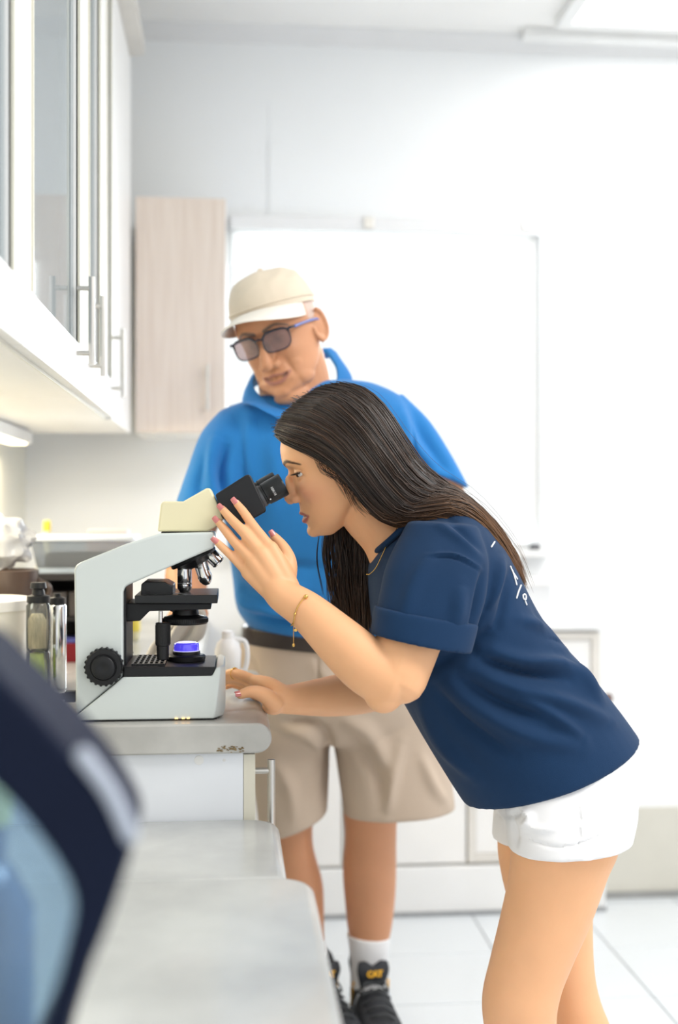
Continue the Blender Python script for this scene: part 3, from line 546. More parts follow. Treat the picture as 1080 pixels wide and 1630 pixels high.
MB().add(loft([tub_ring(0.020, zt + 0.0005), tub_ring(0.018, zt + 0.012)])).build('tub_bottom', mat('pale_blue_plastic', (0.62, 0.72, 0.82), 0.35), t, smooth=False)
MB().add(loft([tub_ring(0.018, zt + 0.0125), tub_ring(0.006, zt1 - 0.012)])).build('tub_wall', glassy('frosted_tub', (0.60, 0.65, 0.70), 0.72, 0.2), t, smooth=False)
MB().add(loft([tub_ring(0.0, zt1 - 0.0115), tub_ring(0.0, zt1 - 0.002), tub_ring(0.006, zt1)])).build('lid', mat('pale_blue_lid', (0.74, 0.80, 0.88), 0.35), t, smooth=False, bevel=0.002)
o = MB().add(box(tx0 + 0.03, tx1 - 0.03, 2.74, 2.86, zt + 0.013, zt + 0.045)).build('folded_cloth', mat('grey_contents', (0.20, 0.20, 0.20), 0.8, var=0.3, scale=30), smooth=False, bevel=0.008); tag(o, 'grey folded cloth inside the clear plastic tub', 'cloth')
c = W(75, 845, 2.98)
t = empty('yellow_bottle', (c[0], 2.98, CT), 'slim bottle with yellow cap behind the plastic tub', 'bottle')
MB().add(lathe((c[0], 2.98, CT + 0.0005), (0, 0, 1), [(0, 0.024), (0.01, 0.026), (0.2, 0.026), (0.235, 0.011), (c[2] - CT - 0.001, 0.011)], 32)).build('bottle_body', mat('cream_bottle', (0.8, 0.76, 0.62), 0.4), t)
MB().add(lathe((c[0], 2.98, c[2] - 0.0005), (0, 0, 1), [(0, 0.010), (0.024, 0.009), (0.026, 0.006)], 28)).build('cap', mat('yellow_cap', (0.85, 0.62, 0.05), 0.4), t)
c = W(172, 847, 3.05); o = MB().add(box(c[0] - 0.05, c[0] + 0.05, 3.02, 3.12, CT + 0.0005, c[2] + 0.006)).build('pink_carton', mat('pink_card', (0.80, 0.62, 0.60), 0.6), smooth=False, bevel=0.004); tag(o, 'pale pink carton behind the plastic tub', 'carton')
c = W(210, 1015, 3.1)
t = empty('yellow_tub', (c[0], 3.1, CT), 'small round yellow tub seen through the gap of the microscope', 'tub')
zz = W(210, 985, 3.1)[2] - CT
MB().add(lathe((c[0], 3.1, CT + 0.0005), (0, 0, 1), [(0, 0.018), (zz * 0.4, 0.0195), (zz * 0.42, 0.0195)], 32)).build('tub_body', mat('pale_yellow', (0.85, 0.78, 0.45), 0.4), t)
MB().add(lathe((c[0], 3.1, CT + 0.001 + zz * 0.42), (0, 0, 1), [(0, 0.0215), (zz * 0.5, 0.0215), (zz * 0.58, 0.018)], 32)).build('lid', mat('yellow_lid', (0.88, 0.70, 0.08), 0.4), t)
# crumpled clear bag on a brown bowl
bc_ = W(8, 940, 2.5)
t = empty('brown_bowl', (bc_[0], 2.5, CT), 'dark brown pot behind the white bucket', 'pot')
MB().add(lathe((bc_[0], 2.5, CT + 0.0005), (0, 0, 1), [(0, 0.05), (0.01, 0.055), (0.21, 0.068), (0.212, 0.063), (0.19, 0.060)], 40)).build('pot_body', mat('brown_glaze', (0.09, 0.06, 0.045), 0.3), t)
MB().add(tube([(bc_[0] + 0.066, 2.5, CT + 0.19), (bc_[0] + 0.09, 2.5, CT + 0.17), (bc_[0] + 0.06, 2.5, CT + 0.12)], [0.006] * 3, 10)).build('pot_handle', mat('brown_handle', (0.09, 0.06, 0.045), 0.3), t)
v, f = blob((0, 0, 0), 0.055, 0.05, 0.052, n=40); v = np.array(v)
for k in range(14):
    d = unit(rng.normal(size=3)); v = v * (1 + 0.12 * np.sign(np.sin(9 * (v / 0.05) @ d + k))[:, None] * np.abs(np.sin(9 * (v / 0.05) @ d + k))[:, None] ** 2 * 0.35)
o = mesh_obj('crumpled_bag', v + V(bc_[0], 2.5, CT + 0.268), f, glassy('crumpled_film', (0.66, 0.67, 0.69), 0.35, 0.15)); tag(o, 'crumpled clear plastic bag stuffed on top of the brown pot', 'bag')
# white jug
jc = W(368, 1075, 2.42)
t = empty('white_jug', (jc[0], 2.42, CT), 'white plastic jug with handle between microscope and khaki shorts', 'jug')
MB().add(lathe((jc[0] - 0.006, 2.42, CT + 0.0005), (0, 0, 1), [(0, 0.022), (0.004, 0.025), (0.05, 0.027), (0.066, 0.022), (0.074, 0.013), (0.088, 0.012), (0.09, 0.008)], 40)).build('jug_body', mat('white_plastic', (0.88, 0.88, 0.88), 0.35), t)
MB().add(tube([(jc[0] + 0.008, 2.42, CT + 0.074), (jc[0] + 0.028, 2.42, CT + 0.068), (jc[0] + 0.033, 2.42, CT + 0.04), (jc[0] + 0.028, 2.42, CT + 0.012), (jc[0] + 0.016, 2.42, CT + 0.008)], [0.005] * 5, 12)).build('jug_handle', mat('white_plastic_handle', (0.86, 0.86, 0.86), 0.35), t)

# ------------------------------------------------------------------ navy hooded instrument in the near foreground
YH = 0.72
t = empty('navy_hood', (W(-60, 1500, YH)[0], YH + 0.06, 0.755), 'dark navy curved hood with clear window, blurred in the near foreground', 'instrument')
outer = [(-330, 2058), (-330, 1120), (-210, 1010), (-70, 1020), (0, 1078), (60, 1138), (120, 1208), (170, 1275), (204, 1345), (192, 1410), (165, 1490), (132, 1570), (105, 1660), (70, 1800), (60, 2058)]
inner = [(-20, 2058), (0, 1800), (62, 1660), (86, 1580), (108, 1500), (118, 1440), (98, 1385), (45, 1310), (0, 1262), (-70, 1205), (-180, 1180), (-250, 1250), (-250, 2058)]
M_navy = mat('navy_plastic', (0.004, 0.009, 0.030), 0.6, var=0.15, spec=0.15)
mb = MB(); P = pxpoly(outer, YH); Q = pxpoly(inner, YH)
k = 15; ii = [min(14, round(j * 14 / 12)) for j in range(13)]; Qr = Q[::-1]; Pr = crom(P, 60); Qs = crom(Qr, 60); d = V(0, 0.11, 0)
sec = np.stack([Pr, Qs, Qs + d, Pr + d], 1); mb.add(loft(list(sec)))
mb.build('hood_frame', M_navy, t, bevel=0.004)
edge = crom(pxpoly([(128, 1208), (172, 1268), (203, 1336)], YH), 12) + V(0.001, 0.004, 0.0012)
MB().add(tube(edge, [0.0055] * 12, 10)).build('hood_edge_highlight', mat('painted_grey_highlight', (0.45, 0.50, 0.60), 0.35), t)  # pale tube imitates the grey highlight along the hood's outer edge
MB().add(prism(np.concatenate([crom(Qr, 40)]) + V(0, 0.05, 0), (0, 0.004, 0))).build('clear_window', glassy('pale_blue_visor', (0.62, 0.78, 0.92), 0.80, 0.08), t, smooth=False)
MB().add(box(W(-330, 0, YH)[0], W(62, 0, YH)[0], YH - 0.01, YH + 0.13, 0.7555, 0.7800)).build('hood_base', M_navy, t, smooth=False, bevel=0.004)
c = W(20, 1420, YH + 0.16)
t = empty('blue_bottle', (c[0] - 0.03, YH + 0.22, 0.755), 'blue glass bottle behind the window of the navy hood', 'bottle')
MB().add(lathe((c[0] - 0.03, YH + 0.22, 0.7555), (0, 0, 1), [(0, 0.034), (0.004, 0.036), (0.17, 0.036), (0.2, 0.020), (0.205, 0.015), (0.235, 0.015)], 40)).build('bottle_glass', mat('deep_blue_glass', (0.02, 0.10, 0.22), 0.08, coat=1.0), t)
MB().add(lathe((c[0] - 0.03, YH + 0.22, 0.9906), (0, 0, 1), [(0, 0.018), (0.026, 0.018), (0.028, 0.014)], 32)).build('cap', mat('lime_cap', (0.62, 0.66, 0.30), 0.4), t)
# ------------------------------------------------------------------ people: shared head builder
def interp(z, tab): t = np.array(tab, float); return np.interp(z, t[:, 0], t[:, 1])
def smooth_tab(tab, m=80): t = np.array(tab, float); c = crom(t, m); return c[np.argsort(c[:, 0])]
HEAD = {
 'front': [(-.120, .050), (-.117, .066), (-.111, .078), (-.103, .0845), (-.094, .0832), (-.088, .0842), (-.080, .087), (-.074, .0865), (-.066, .0885), (-.057, .087), (-.045, .086), (-.03, .086), (-.015, .0845), (-.002, .0835), (.008, .086), (.02, .0925), (.035, .0925), (.05, .089), (.065, .081), (.08, .067), (.092, .049), (.101, .028), (.107, .005), (.109, -.008)],
 'back': [(-.120, .046), (-.110, .022), (-.095, .006), (-.08, -.010), (-.06, -.040), (-.04, -.066), (-.02, -.082), (0, -.092), (.025, -.097), (.05, -.092), (.07, -.080), (.09, -.056), (.102, -.032), (.107, -.018), (.109, -.010)],
 'half': [(-.120, .006), (-.116, .018), (-.108, .029), (-.098, .040), (-.085, .050), (-.07, .0575), (-.05, .064), (-.03, .069), (-.01, .072), (.01, .0735), (.03, .0745), (.05, .072), (.07, .064), (.085, .052), (.096, .038), (.104, .021), (.109, .003)],
 'mid': [(-.120, .048), (-.10, .040), (-.08, .022), (-.05, .002), (-.02, -.006), (.109, -.009)]}
def head_parts(Rm, c, s, male=False, gaze_down=0.3):
    T = {k: smooth_tab(v) for k, v in HEAD.items()}; parts = []; n = 112
    z = np.concatenate([np.linspace(-.1195, -.105, 8), np.linspace(-.102, .10, 84), np.linspace(.102, .1088, 7)]); rings = []
    for zz in z:
        yf, yb, w, ym = (float(interp(zz, T[k])) for k in ('front', 'back', 'half', 'mid')); ym = min(max(ym, yb + 0.002), yf - 0.002)
        if male: w *= 1.03 + 0.14 * math.exp(-((zz + .09) / .04) ** 2)
        t = np.linspace(0, 2 * math.pi, n, endpoint=False); cs, sn = np.cos(t), np.sin(t); p = 2.0 + 0.45 * math.exp(-((zz - .02) / .06) ** 2)
        x = w * np.sign(sn) * np.abs(sn) ** (2 / p); y = np.where(cs > 0, ym + (yf - ym) * np.abs(cs) ** (2 / p), ym - (ym - yb) * np.abs(cs) ** (2 / 2.1))
        fr = np.clip(cs * 3, 0, 1)
        for sd in (-1, 1):
            y = y - fr * 0.0085 * np.exp(-((x - sd * .031) / .0165) ** 2 - ((zz + .001) / .0115) ** 2)
            y = y - fr * 0.0035 * np.exp(-((x - sd * .030) / .012) ** 2 - ((zz + .05) / .014) ** 2)
            g = np.exp(-((x - sd * .046) / .018) ** 2 - ((zz + .032) / .016) ** 2); y = y + fr * 0.0045 * g; x = x + sd * 0.003 * g * fr
            y = y + fr * 0.0035 * np.exp(-((x - sd * .028) / .02) ** 2 - ((zz - .019) / .007) ** 2) * (1.5 if male else 0.7)
            if male: y = y - fr * 0.0055 * np.exp(-(((x - sd * (.030 + (-.05 - zz) * .25)) / .0045) ** 2)) * math.exp(-((zz + .063) / .018) ** 2)
        rings.append(np.stack([x, y, np.full(n, zz)], 1))
    parts.append(loft(rings))
    k = 1.22 if male else 1.0
    nx = .007 if male else 0; nz = -.005 if male else 0
    parts.append(tube([(0, .078, .012), (0, .0835 + nx * .4, .000), (0, .0925 + nx * .8, -.018), (0, .0995 + nx, -.034 + nz), (0, .0985 + nx * .8, -.043 + nz)], np.array([.0075, .0066, .0074, .0092, .0082]) * k, 18))
    for sd in (-1, 1):
        parts.append(blob((sd * .0115 * k, .0905 + nx * .5, -.0425 + nz), .0075 * k, .0095, .0072 * k)); parts.append(blob((sd * .005 * k, .092, -.020), .009 * k, .008, .02))
        c0 = V(sd * .031, .0655, -.001)
        for up, lo, hi in ((1, 0.06 - gaze_down * 0.5, 1.5), (-1, 0.34 + gaze_down * 0.25, 1.35)):        # eyelids: thick shells over the eyeball
            q = []
            for r_ in (.0126, .0150):
                for b in np.linspace(lo, hi, 8):
                    for a in np.linspace(-1.25, 1.25, 15): q.append(c0 + r_ * V(math.sin(a) * math.cos(b * up), math.cos(a) * math.cos(b), math.sin(b * up)))
            f = []; A = 15; B = 8
            for l in (0, 1):
                for i in range(B - 1):
                    for j in range(A - 1): o = l * A * B; f.append((o + i * A + j, o + i * A + j + 1, o + (i + 1) * A + j + 1, o + (i + 1) * A + j))
            bd = [(0, j) for j in range(A)] + [(i, A - 1) for i in range(1, B)] + [(B - 1, j) for j in range(A - 2, -1, -1)] + [(i, 0) for i in range(B - 2, 0, -1)]
            for m_ in range(len(bd)):
                a_, b_ = bd[m_], bd[(m_ + 1) % len(bd)]; f.append((a_[0] * A + a_[1], b_[0] * A + b_[1], A * B + b_[0] * A + b_[1], A * B + a_[0] * A + a_[1]))
            parts.append((q, f))
        R2 = np.array([[math.cos(sd * .35), math.sin(sd * .35) * -1, 0], [math.sin(sd * .35), math.cos(sd * .35), 0], [0, 0, 1]])
        e = V(sd * .0755 * (1.04 if male else 1), -.012, -.008)
        parts.append(blob(e, .0062, .0165, .029, R2)); parts.append(blob(e + V(sd * -.004, .004, 0), .008, .014, .024, R2)); ang = np.linspace(-1.9, 2.6, 12); kk = 1.15 if male else 1.0
        pts = [e + R2 @ V(sd * .0055, math.cos(a - 1.2) * -.017 * kk, math.sin(a - 1.2) * .030 * kk * (1 if math.sin(a - 1.2) > 0 else .8)) for a in ang]
        parts.append(tube(pts, [.0042] * 12, 10, 34)); parts.append(blob(e + V(sd * .002, .006, -.024), .0045, .008, .010))
    w = .024 if not male else .0285; cz_ = .006 if male else 0
    up = [(-w, .0755, -.0745 + cz_), (-w * .5, .0858, -.0705), (-.004, .0890, -.0685), (0, .0884, -.0692), (.004, .0890, -.0685), (w * .5, .0858, -.0705), (w, .0755, -.0745 + cz_)]
    lo = [(-w, .0755, -.0755 + cz_), (-w * .5, .0850, -.0815), (0, .0868, -.0835), (w * .5, .0850, -.0815), (w, .0755, -.0755 + cz_)]
    th = .62 if male else .92
    parts.append(tube(up, np.array([.0014, .0028, .0034, .0032, .0034, .0028, .0014]) * th, 12)); parts.append(tube(lo, np.array([.0014, .0036, .0044, .0036, .0014]) * th, 12))
    parts.append(blob((0, .074, -.104), .020, .014, .012))
    if male:
        for sd in (-1, 1): parts.append(blob((sd * .040, .036, -.084), .019, .032, .022)); parts.append(blob((sd * .036, .052, -.055), .019, .022, .020))
        parts.append(blob((0, .040, -.118), .036, .040, .018))
    return [(np.asarray(v) * s @ Rm.T + c, f) for v, f in parts], np.array(up), np.array(lo)
def poly3_dist(p, poly):
    poly = crom(np.array(poly, float), 30); return np.min(np.linalg.norm(p[:, None, :] - poly[None], axis=2), axis=1)
def face_masks(me, Rm, c, s, up, lo, brow_z=.0215, lipw=.0050, lid=None):
    v = getv(me); q = (v - c) @ Rm / s; n = len(v); lips = np.zeros(n); brow = np.zeros(n); blush = np.zeros(n)
    idx = np.where((np.abs(q[:, 0]) < .08) & (q[:, 1] > .03) & (q[:, 1] < .14) & (np.abs(q[:, 2]) < .13))[0]; f = q[idx]
    du, dl = poly3_dist(f, up), poly3_dist(f, lo); lips[idx] = np.clip((lipw - np.minimum(du, dl - .0006)) / .0016, 0, 1)
    for sd in (-1, 1):
        path = [(sd * .012, .09, brow_z - .004), (sd * .022, .09, brow_z), (sd * .036, .085, brow_z + .003), (sd * .048, .075, brow_z - .002), (sd * .054, .068, brow_z - .007)]
        pp = np.array(path); g = f[:, [0, 2]]; d, t = seg_dist(g, [tuple(a) for a in crom(pp[:, [0, 2]], 16)]); brow[idx] = np.maximum(brow[idx], np.clip((.0042 * (1 - .55 * t) - d) / .0018 + .4, 0, 1) * (f[:, 1] > .05))
        if lid is not None:
            ed = [(sd * .031 + .0145 * math.sin(a) * math.cos(lid), .0655 + .0145 * math.cos(a) * math.cos(lid), -.001 + .0145 * math.sin(lid) + .0008) for a in np.linspace(-1.2, 1.2, 9)]
            brow[idx] = np.maximum(brow[idx], np.clip((.0021 - poly3_dist(f, ed)) / .0008, 0, 1))
        blush[idx] += np.exp(-((f[:, 0] - sd * .042) / .018) ** 2 - ((f[:, 2] + .035) / .02) ** 2) * 0.8
    blush[idx] += np.exp(-(f[:, 0] / .014) ** 2 - ((f[:, 2] + .04) / .016) ** 2) * 0.5
    ear = (np.abs(q[:, 0]) > .073) & (np.abs(q[:, 2]) < .05) & (q[:, 1] < .02) & (q[:, 1] > -.05); blush[ear] = 0.8
    paint(me, [lips, brow, blush])
def eyes(parent, Rm, c, s, look, iris_col, lash=True):
    mw = mat('eye_white', (0.80, 0.78, 0.75), 0.15, var=0.02, coat=0.6); mi = mat('iris', iris_col, 0.2, coat=1.0); mp = mat('pupil', (0.003, 0.003, 0.003), 0.1)
    look = unit(look)
    for sd in (-1, 1):
        e0 = V(sd * .031, .0655, -.001); tr = lambda p: np.asarray(p) * s @ Rm.T + c
        ey = mesh_obj('eyeball', tr(np.array(blob(e0, .0122, .0122, .0122, n=32)[0])), blob((0, 0, 0), 1, 1, 1, n=32)[1], mw, parent)
        v, f = lathe(e0 + look * .0110, look, [(0, .0056), (.0008, .0054), (.0016, .003), (.0018, .0022)], 28); mesh_obj('iris', tr(v), f, mi, ey)
        v, f = lathe(e0 + look * .0124, look, [(0, .0024), (.0006, .0020)], 20); mesh_obj('pupil', tr(v), f, mp, ey)
        if lash:
            b = lash; mb = MB()
            for a in np.linspace(-1.1, 1.1, 26):
                p0 = e0 + .0150 * V(math.sin(a) * math.cos(b), math.cos(a) * math.cos(b), math.sin(b)); d = unit(V(math.sin(a) * .9, 1, .05))
                mb.add(tube([tr(p0 - d * .0015), tr(p0 + d * .003 + V(0, 0, -.0008)), tr(p0 + d * .0075 + V(0, 0, .0004))], np.array([.0008, .0006, .0002]) * s, 5, 4))
            mb.build('eyelashes', mat('black_lash', (0.01, 0.008, 0.007), 0.5), ey, kind='stuff')
def finger(pts, r0, n=14, flat=None): k = len(pts); return tube(pts, np.linspace(r0, r0 * 0.74, k) * np.array([1.0] + [1.0] * (k - 2) + [0.93]), n, 6 * k)
def nail(parent, tip, back, normal, m, L=.0062, Wd=.0046, ext=0.0022):
    ax = unit(np.asarray(tip) - np.asarray(back)); nn = unit(np.asarray(normal) - ax * np.dot(normal, ax)); sd = np.cross(ax, nn); g = []
    rows, cols = 9, 9
    for i in range(rows):
        t = i / (rows - 1); l = -L + t * (2 * L + ext); w = Wd * (math.sqrt(max(0.05, 1 - ((t - .55) / .62) ** 2 * .55)))
        for j in range(cols): a = (j / (cols - 1) - .5) * 2; g.append(np.asarray(tip) + ax * l + sd * (a * w) + nn * (.0016 - .0020 * a * a - (.0008 * max(0, t - .7))))
    top = np.array(g); bot = top - nn * .0012; v = np.concatenate([top, bot]); f = []; N = rows * cols
    for i in range(rows - 1):
        for j in range(cols - 1): q = i * cols + j; f += [(q, q + 1, q + cols + 1, q + cols), (N + q, N + q + cols, N + q + cols + 1, N + q + 1)]
    bd = [j for j in range(cols)] + [i * cols + cols - 1 for i in range(1, rows)] + [(rows - 1) * cols + j for j in range(cols - 2, -1, -1)] + [i * cols for i in range(rows - 2, 0, -1)]
    for k in range(len(bd)): a, b = bd[k], bd[(k + 1) % len(bd)]; f.append((a, b, b + N, a + N))
    return mesh_obj('fingernail', v, f, m, parent)
M_nail = mat('rose_nail_polish', (0.62, 0.20, 0.19), 0.22, var=0.03, coat=0.5)

# ------------------------------------------------------------------ woman bending to the eyepiece
YC = 2.0
wm = empty('person', (0.56, YC, 0), 'woman with long dark hair, navy t-shirt and white shorts bending over the microscope', 'person')
M_skinW = attr_mat('fair_skin', 0.48, [(0.83, 0.45, 0.238), (0.44, 0.13, 0.11), (0.10, 0.055, 0.035), (0.78, 0.36, 0.22)], sss=0.12, spec=0.35, bump=0.03, bscale=500)
wf_ = unit(V(-.955, .03, -.295)); wu = V(-.295, -.06, .955); wu = unit(wu - wf_ * np.dot(wu, wf_)); wr = np.cross(wf_, wu); RW = np.stack([wr, wf_, wu], 1); cW = V(.1775, YC, 1.3175); sW = .975
hp, ulip, llip = head_parts(RW, cW, sW, False, 0.02)
P = list(hp)
P.append(tube([cW + RW @ V(0, -.025, -.035) * sW, W(585, 808, YC), W(622, 850, YC), W(668, 905, YC)], [.052, .050, .054, .085], 28, flat=((0, 1, 0), 0.98)))
# torso and pelvis inside the clothes
P.append(loft([pr((615, 890), (700, 825), YC, .085), pr((620, 940), (735, 860), YC, .140), pr((630, 1010), (795, 910), YC, .150), pr((665, 1090), (850, 985), YC, .128), pr((720, 1180), (925, 1085), YC, .125), pr((790, 1240), (950, 1170), YC, .110), pr((815, 1290), (970, 1240), YC, .115)], 40, 0.03))
# legs
def wleg(Y, rings): return loft([pr(a, b, Y + dy, h, 2.0) for a, b, h, dy in rings], 60, .03)
P.append(wleg(1.918, [((820, 1270), (965, 1245), .058, 0.02), ((816, 1345), (985, 1330), .083, 0), ((812, 1400), (964, 1392), .080, 0), ((798, 1465), (938, 1465), .072, 0), ((782, 1530), (910, 1530), .064, 0), ((769, 1588), (891, 1582), .058, -.004), ((773, 1645), (886, 1635), .052, -.004), ((790, 1720), (905, 1715), .052, 0), ((812, 1800), (918, 1795), .048, 0), ((850, 1890), (912, 1890), .032, 0), ((862, 1935), (908, 1935), .030, 0)]))
P.append(wleg(2.082, [((820, 1260), (965, 1240), .058, -.02), ((795, 1330), (950, 1325), .080, 0), ((800, 1395), (945, 1392), .075, 0), ((822, 1470), (942, 1465), .066, 0), ((852, 1540), (945, 1540), .056, 0), ((868, 1590), (955, 1590), .052, 0), ((880, 1650), (978, 1650), .052, 0), ((900, 1720), (995, 1720), .046, 0), ((930, 1800), (985, 1800), .032, 0), ((938, 1850), (980, 1850), .030, 0)]))
# near arm
NE = W(622, 1092, 1.792); NW = W(450, 947, 1.862)
P.append(tube([W(700, 905, 1.868), W(677, 955, 1.836), W(652, 1020, 1.815), W(632, 1080, 1.795)], [.042, .050, .0495, .046], 26))
P.append(blob(W(611, 1104, 1.795), .030, .034, .030))
P.append(tube([W(630, 1085, 1.795), W(585, 1060, 1.803), W(540, 1020, 1.82), W(490, 974, 1.845), NW, W(438, 928, 1.872)], [.046, .044, .0390, .0315, .0268, .0245], 26))
def mult(pts): return [W(*p) for p in pts]
KN = mult([(431, 872, 1.878), (416, 881, 1.871), (403, 894, 1.872), (394, 911, 1.879)])
FI = [mult([(431, 872, 1.878), (405, 839, 1.889), (388, 815, 1.899), (376, 800, 1.908)]),
      mult([(416, 881, 1.871), (387, 846, 1.885), (367, 825, 1.900), (354, 810, 1.912)]),
      mult([(403, 894, 1.872), (376, 865, 1.886), (358, 843, 1.900), (347, 830, 1.911)]),
      mult([(394, 911, 1.879), (370, 886, 1.886), (354, 871, 1.890), (344, 861, 1.893)])]
for f_, r_ in zip(FI, (.0092, .0095, .0092, .0082)): P.append(finger(f_, r_))
wr_ = mult([(462, 936, 1.868), (455, 945, 1.864), (448, 950, 1.864), (443, 951, 1.868)])
for a, b, r_ in zip(wr_, KN, (.0150, .0155, .0150, .0135)): P.append(tube([a, (a + b) / 2 + V(0, -.002, 0), b], [.0165, r_ * 1.05, r_ * .82], 18))
for i in range(3): P.append(tube([(wr_[i] + wr_[i + 1]) / 2, (KN[i] + KN[i + 1]) / 2], [.014, .0088], 14))
TH = mult([(456, 925, 1.880), (460, 896, 1.890), (452, 873, 1.902), (436, 853, 1.912)])
P.append(tube(TH, [.0165, .0135, .0103, .0075], 16)); P.append(tube([W(452, 925, 1.872), W(445, 893, 1.882)], [.015, .012], 16))
# far arm, hand resting beside the microscope base
P.append(tube([W(700, 890, 2.14), W(668, 960, 2.165), W(640, 1075, 2.165)], [.050, .048, .042], 22))
P.append(tube([W(645, 1075, 2.165), W(590, 1098, 2.14), W(530, 1108, 2.09), W(470, 1113, 2.035), W(447, 1113, 2.02)], [.042, .040, .036, .0265, .024], 24))
FK = mult([(408, 1084, 2.055), (405, 1092, 2.07), (404, 1098, 2.085), (404, 1103, 2.10)])
FF = [mult([(408, 1084, 2.055), (383, 1073, 2.075), (366, 1071, 2.095), (352, 1079, 2.105)]), mult([(405, 1092, 2.07), (380, 1080, 2.088), (362, 1079, 2.105), (345, 1086, 2.112)]),
      mult([(404, 1098, 2.085), (382, 1086, 2.10), (364, 1083, 2.12), (350, 1090, 2.13)]), mult([(404, 1103, 2.10), (385, 1094, 2.12), (370, 1090, 2.135), (358, 1094, 2.145)])]
for f_, r_ in zip(FF, (.0092, .0092, .009, .008)): P.append(finger(f_, r_))
fw = mult([(452, 1108, 2.018), (449, 1111, 2.025), (447, 1114, 2.03), (445, 1118, 2.034)])
for a, b in zip(fw, FK): P.append(tube([a, (a + b) / 2 + V(0, 0, .004), b], [.018, .0155, .0115], 18))
FT = mult([(440, 1122, 2.005), (420, 1106, 1.99), (400, 1101, 1.982), (382, 1106, 1.978)])
P.append(tube(FT, [.017, .0135, .0105, .0078], 16)); P.append(blob(W(436, 1124, 2.015), .020, .02, .015))
bodyW = fuse(P, .0021, 0)
v = getv(bodyW); q = (v - cW) @ RW / sW; inhead = np.linalg.norm(q - V(0, .02, -.02), axis=1) < .13
relax(bodyW, 7, 0.5, np.where(inhead, 0.28, 1.0))
v = getv(bodyW); q = (v - cW) @ RW / sW
for sd in (-1, 1):                  # nostrils, mouth line
    g = np.exp(-((q[:, 0] - sd * .0062) / .0028) ** 2 - ((q[:, 1] - .0955) / .0042) ** 2 - ((q[:, 2] + .0500) / .0035) ** 2); v = v + np.outer(g * .004, RW @ V(0, -.3, 1))
g = np.exp(-((q[:, 2] + .0752) / .0014) ** 2) * (np.abs(q[:, 0]) < .022) * (q[:, 1] > .07); v = v - np.outer(g * .0022, RW @ V(0, 1, 0)); setv(bodyW, v)
face_masks(bodyW, RW, cW, sW, ulip, llip, lid=.05)
v = getv(bodyW); q = (v - cW) @ RW / sW; at = bodyW.color_attributes['tone']; a = np.empty(len(v) * 4, np.float32); at.data.foreach_get('color', a); a = a.reshape(-1, 4); a[:, 1] = np.maximum(a[:, 1], np.clip((.0014 - np.abs(q[:, 2] + .0753)) / .0006, 0, 1) * (np.abs(q[:, 0]) < .023) * (q[:, 1] > .06) * .8); at.data.foreach_set('color', a.ravel())
bW = link_mesh('body', bodyW, M_skinW, wm)
eyes(bW, RW, cW, sW, (-.18, 1, -.22), (0.08, 0.045, 0.02), lash=0.05)
NRM = V(-.25, -1, .15)
for f_ in FI: ax = unit(f_[3] - f_[2]); nn = unit(NRM - ax * np.dot(NRM, ax)); nail(bW, f_[3] + nn * .0052 - ax * .001, f_[2], NRM, M_nail)
ax = unit(TH[3] - TH[2]); n2 = V(-.55, -.25, .8); nn = unit(n2 - ax * np.dot(n2, ax)); nail(bW, TH[3] + nn * .0062, TH[2], n2, M_nail)
ax = unit(FT[3] - FT[2]); n2 = V(0, -.85, .55); nn = unit(n2 - ax * np.dot(n2, ax)); nail(bW, FT[3] + nn * .0060, FT[2], n2, M_nail, L=.0068, Wd=.0052)

# t-shirt
M_navyT = mat('navy_cotton', (0.0065, 0.030, 0.082), 0.85, var=0.10, scale=5, bump=0.10, bscale=700, spec=0.2, sheen=0.05)
S = [loft([pr((592, 886), (672, 806), YC, .080, 2.0), pr((588, 905), (712, 800), YC, .120, 2.1), pr((590, 945), (752, 818), YC, .170, 2.3), pr((597, 1000), (800, 878), YC, .178, 2.3), pr((618, 1070), (838, 948), YC, .166, 2.3), pr((652, 1135), (876, 1006), YC, .155, 2.2), pr((690, 1200), (928, 1062), YC, .155, 2.1), pr((722, 1252), (980, 1126), YC, .158, 2.0), pr((741, 1281), (1014, 1172), YC, .155, 1.9)], 60, .004)]
S.append(loft([pr((650, 830), (760, 838), 1.885, .050), pr((618, 893), (776, 890), 1.850, .062), pr((606, 940), (772, 948), 1.832, .066), pr((597, 990), (757, 1005), 1.818, .066), pr((593, 1006), (747, 1036), 1.812, .066)], 30, .004))
S.append(loft([pr((650, 830), (760, 838), 2.115, .050), pr((618, 893), (760, 890), 2.15, .062), pr((606, 940), (752, 948), 2.17, .062), pr((600, 1000), (735, 1020), 2.185, .062)], 24, .004))
tee = fuse(S, .0034, 10)
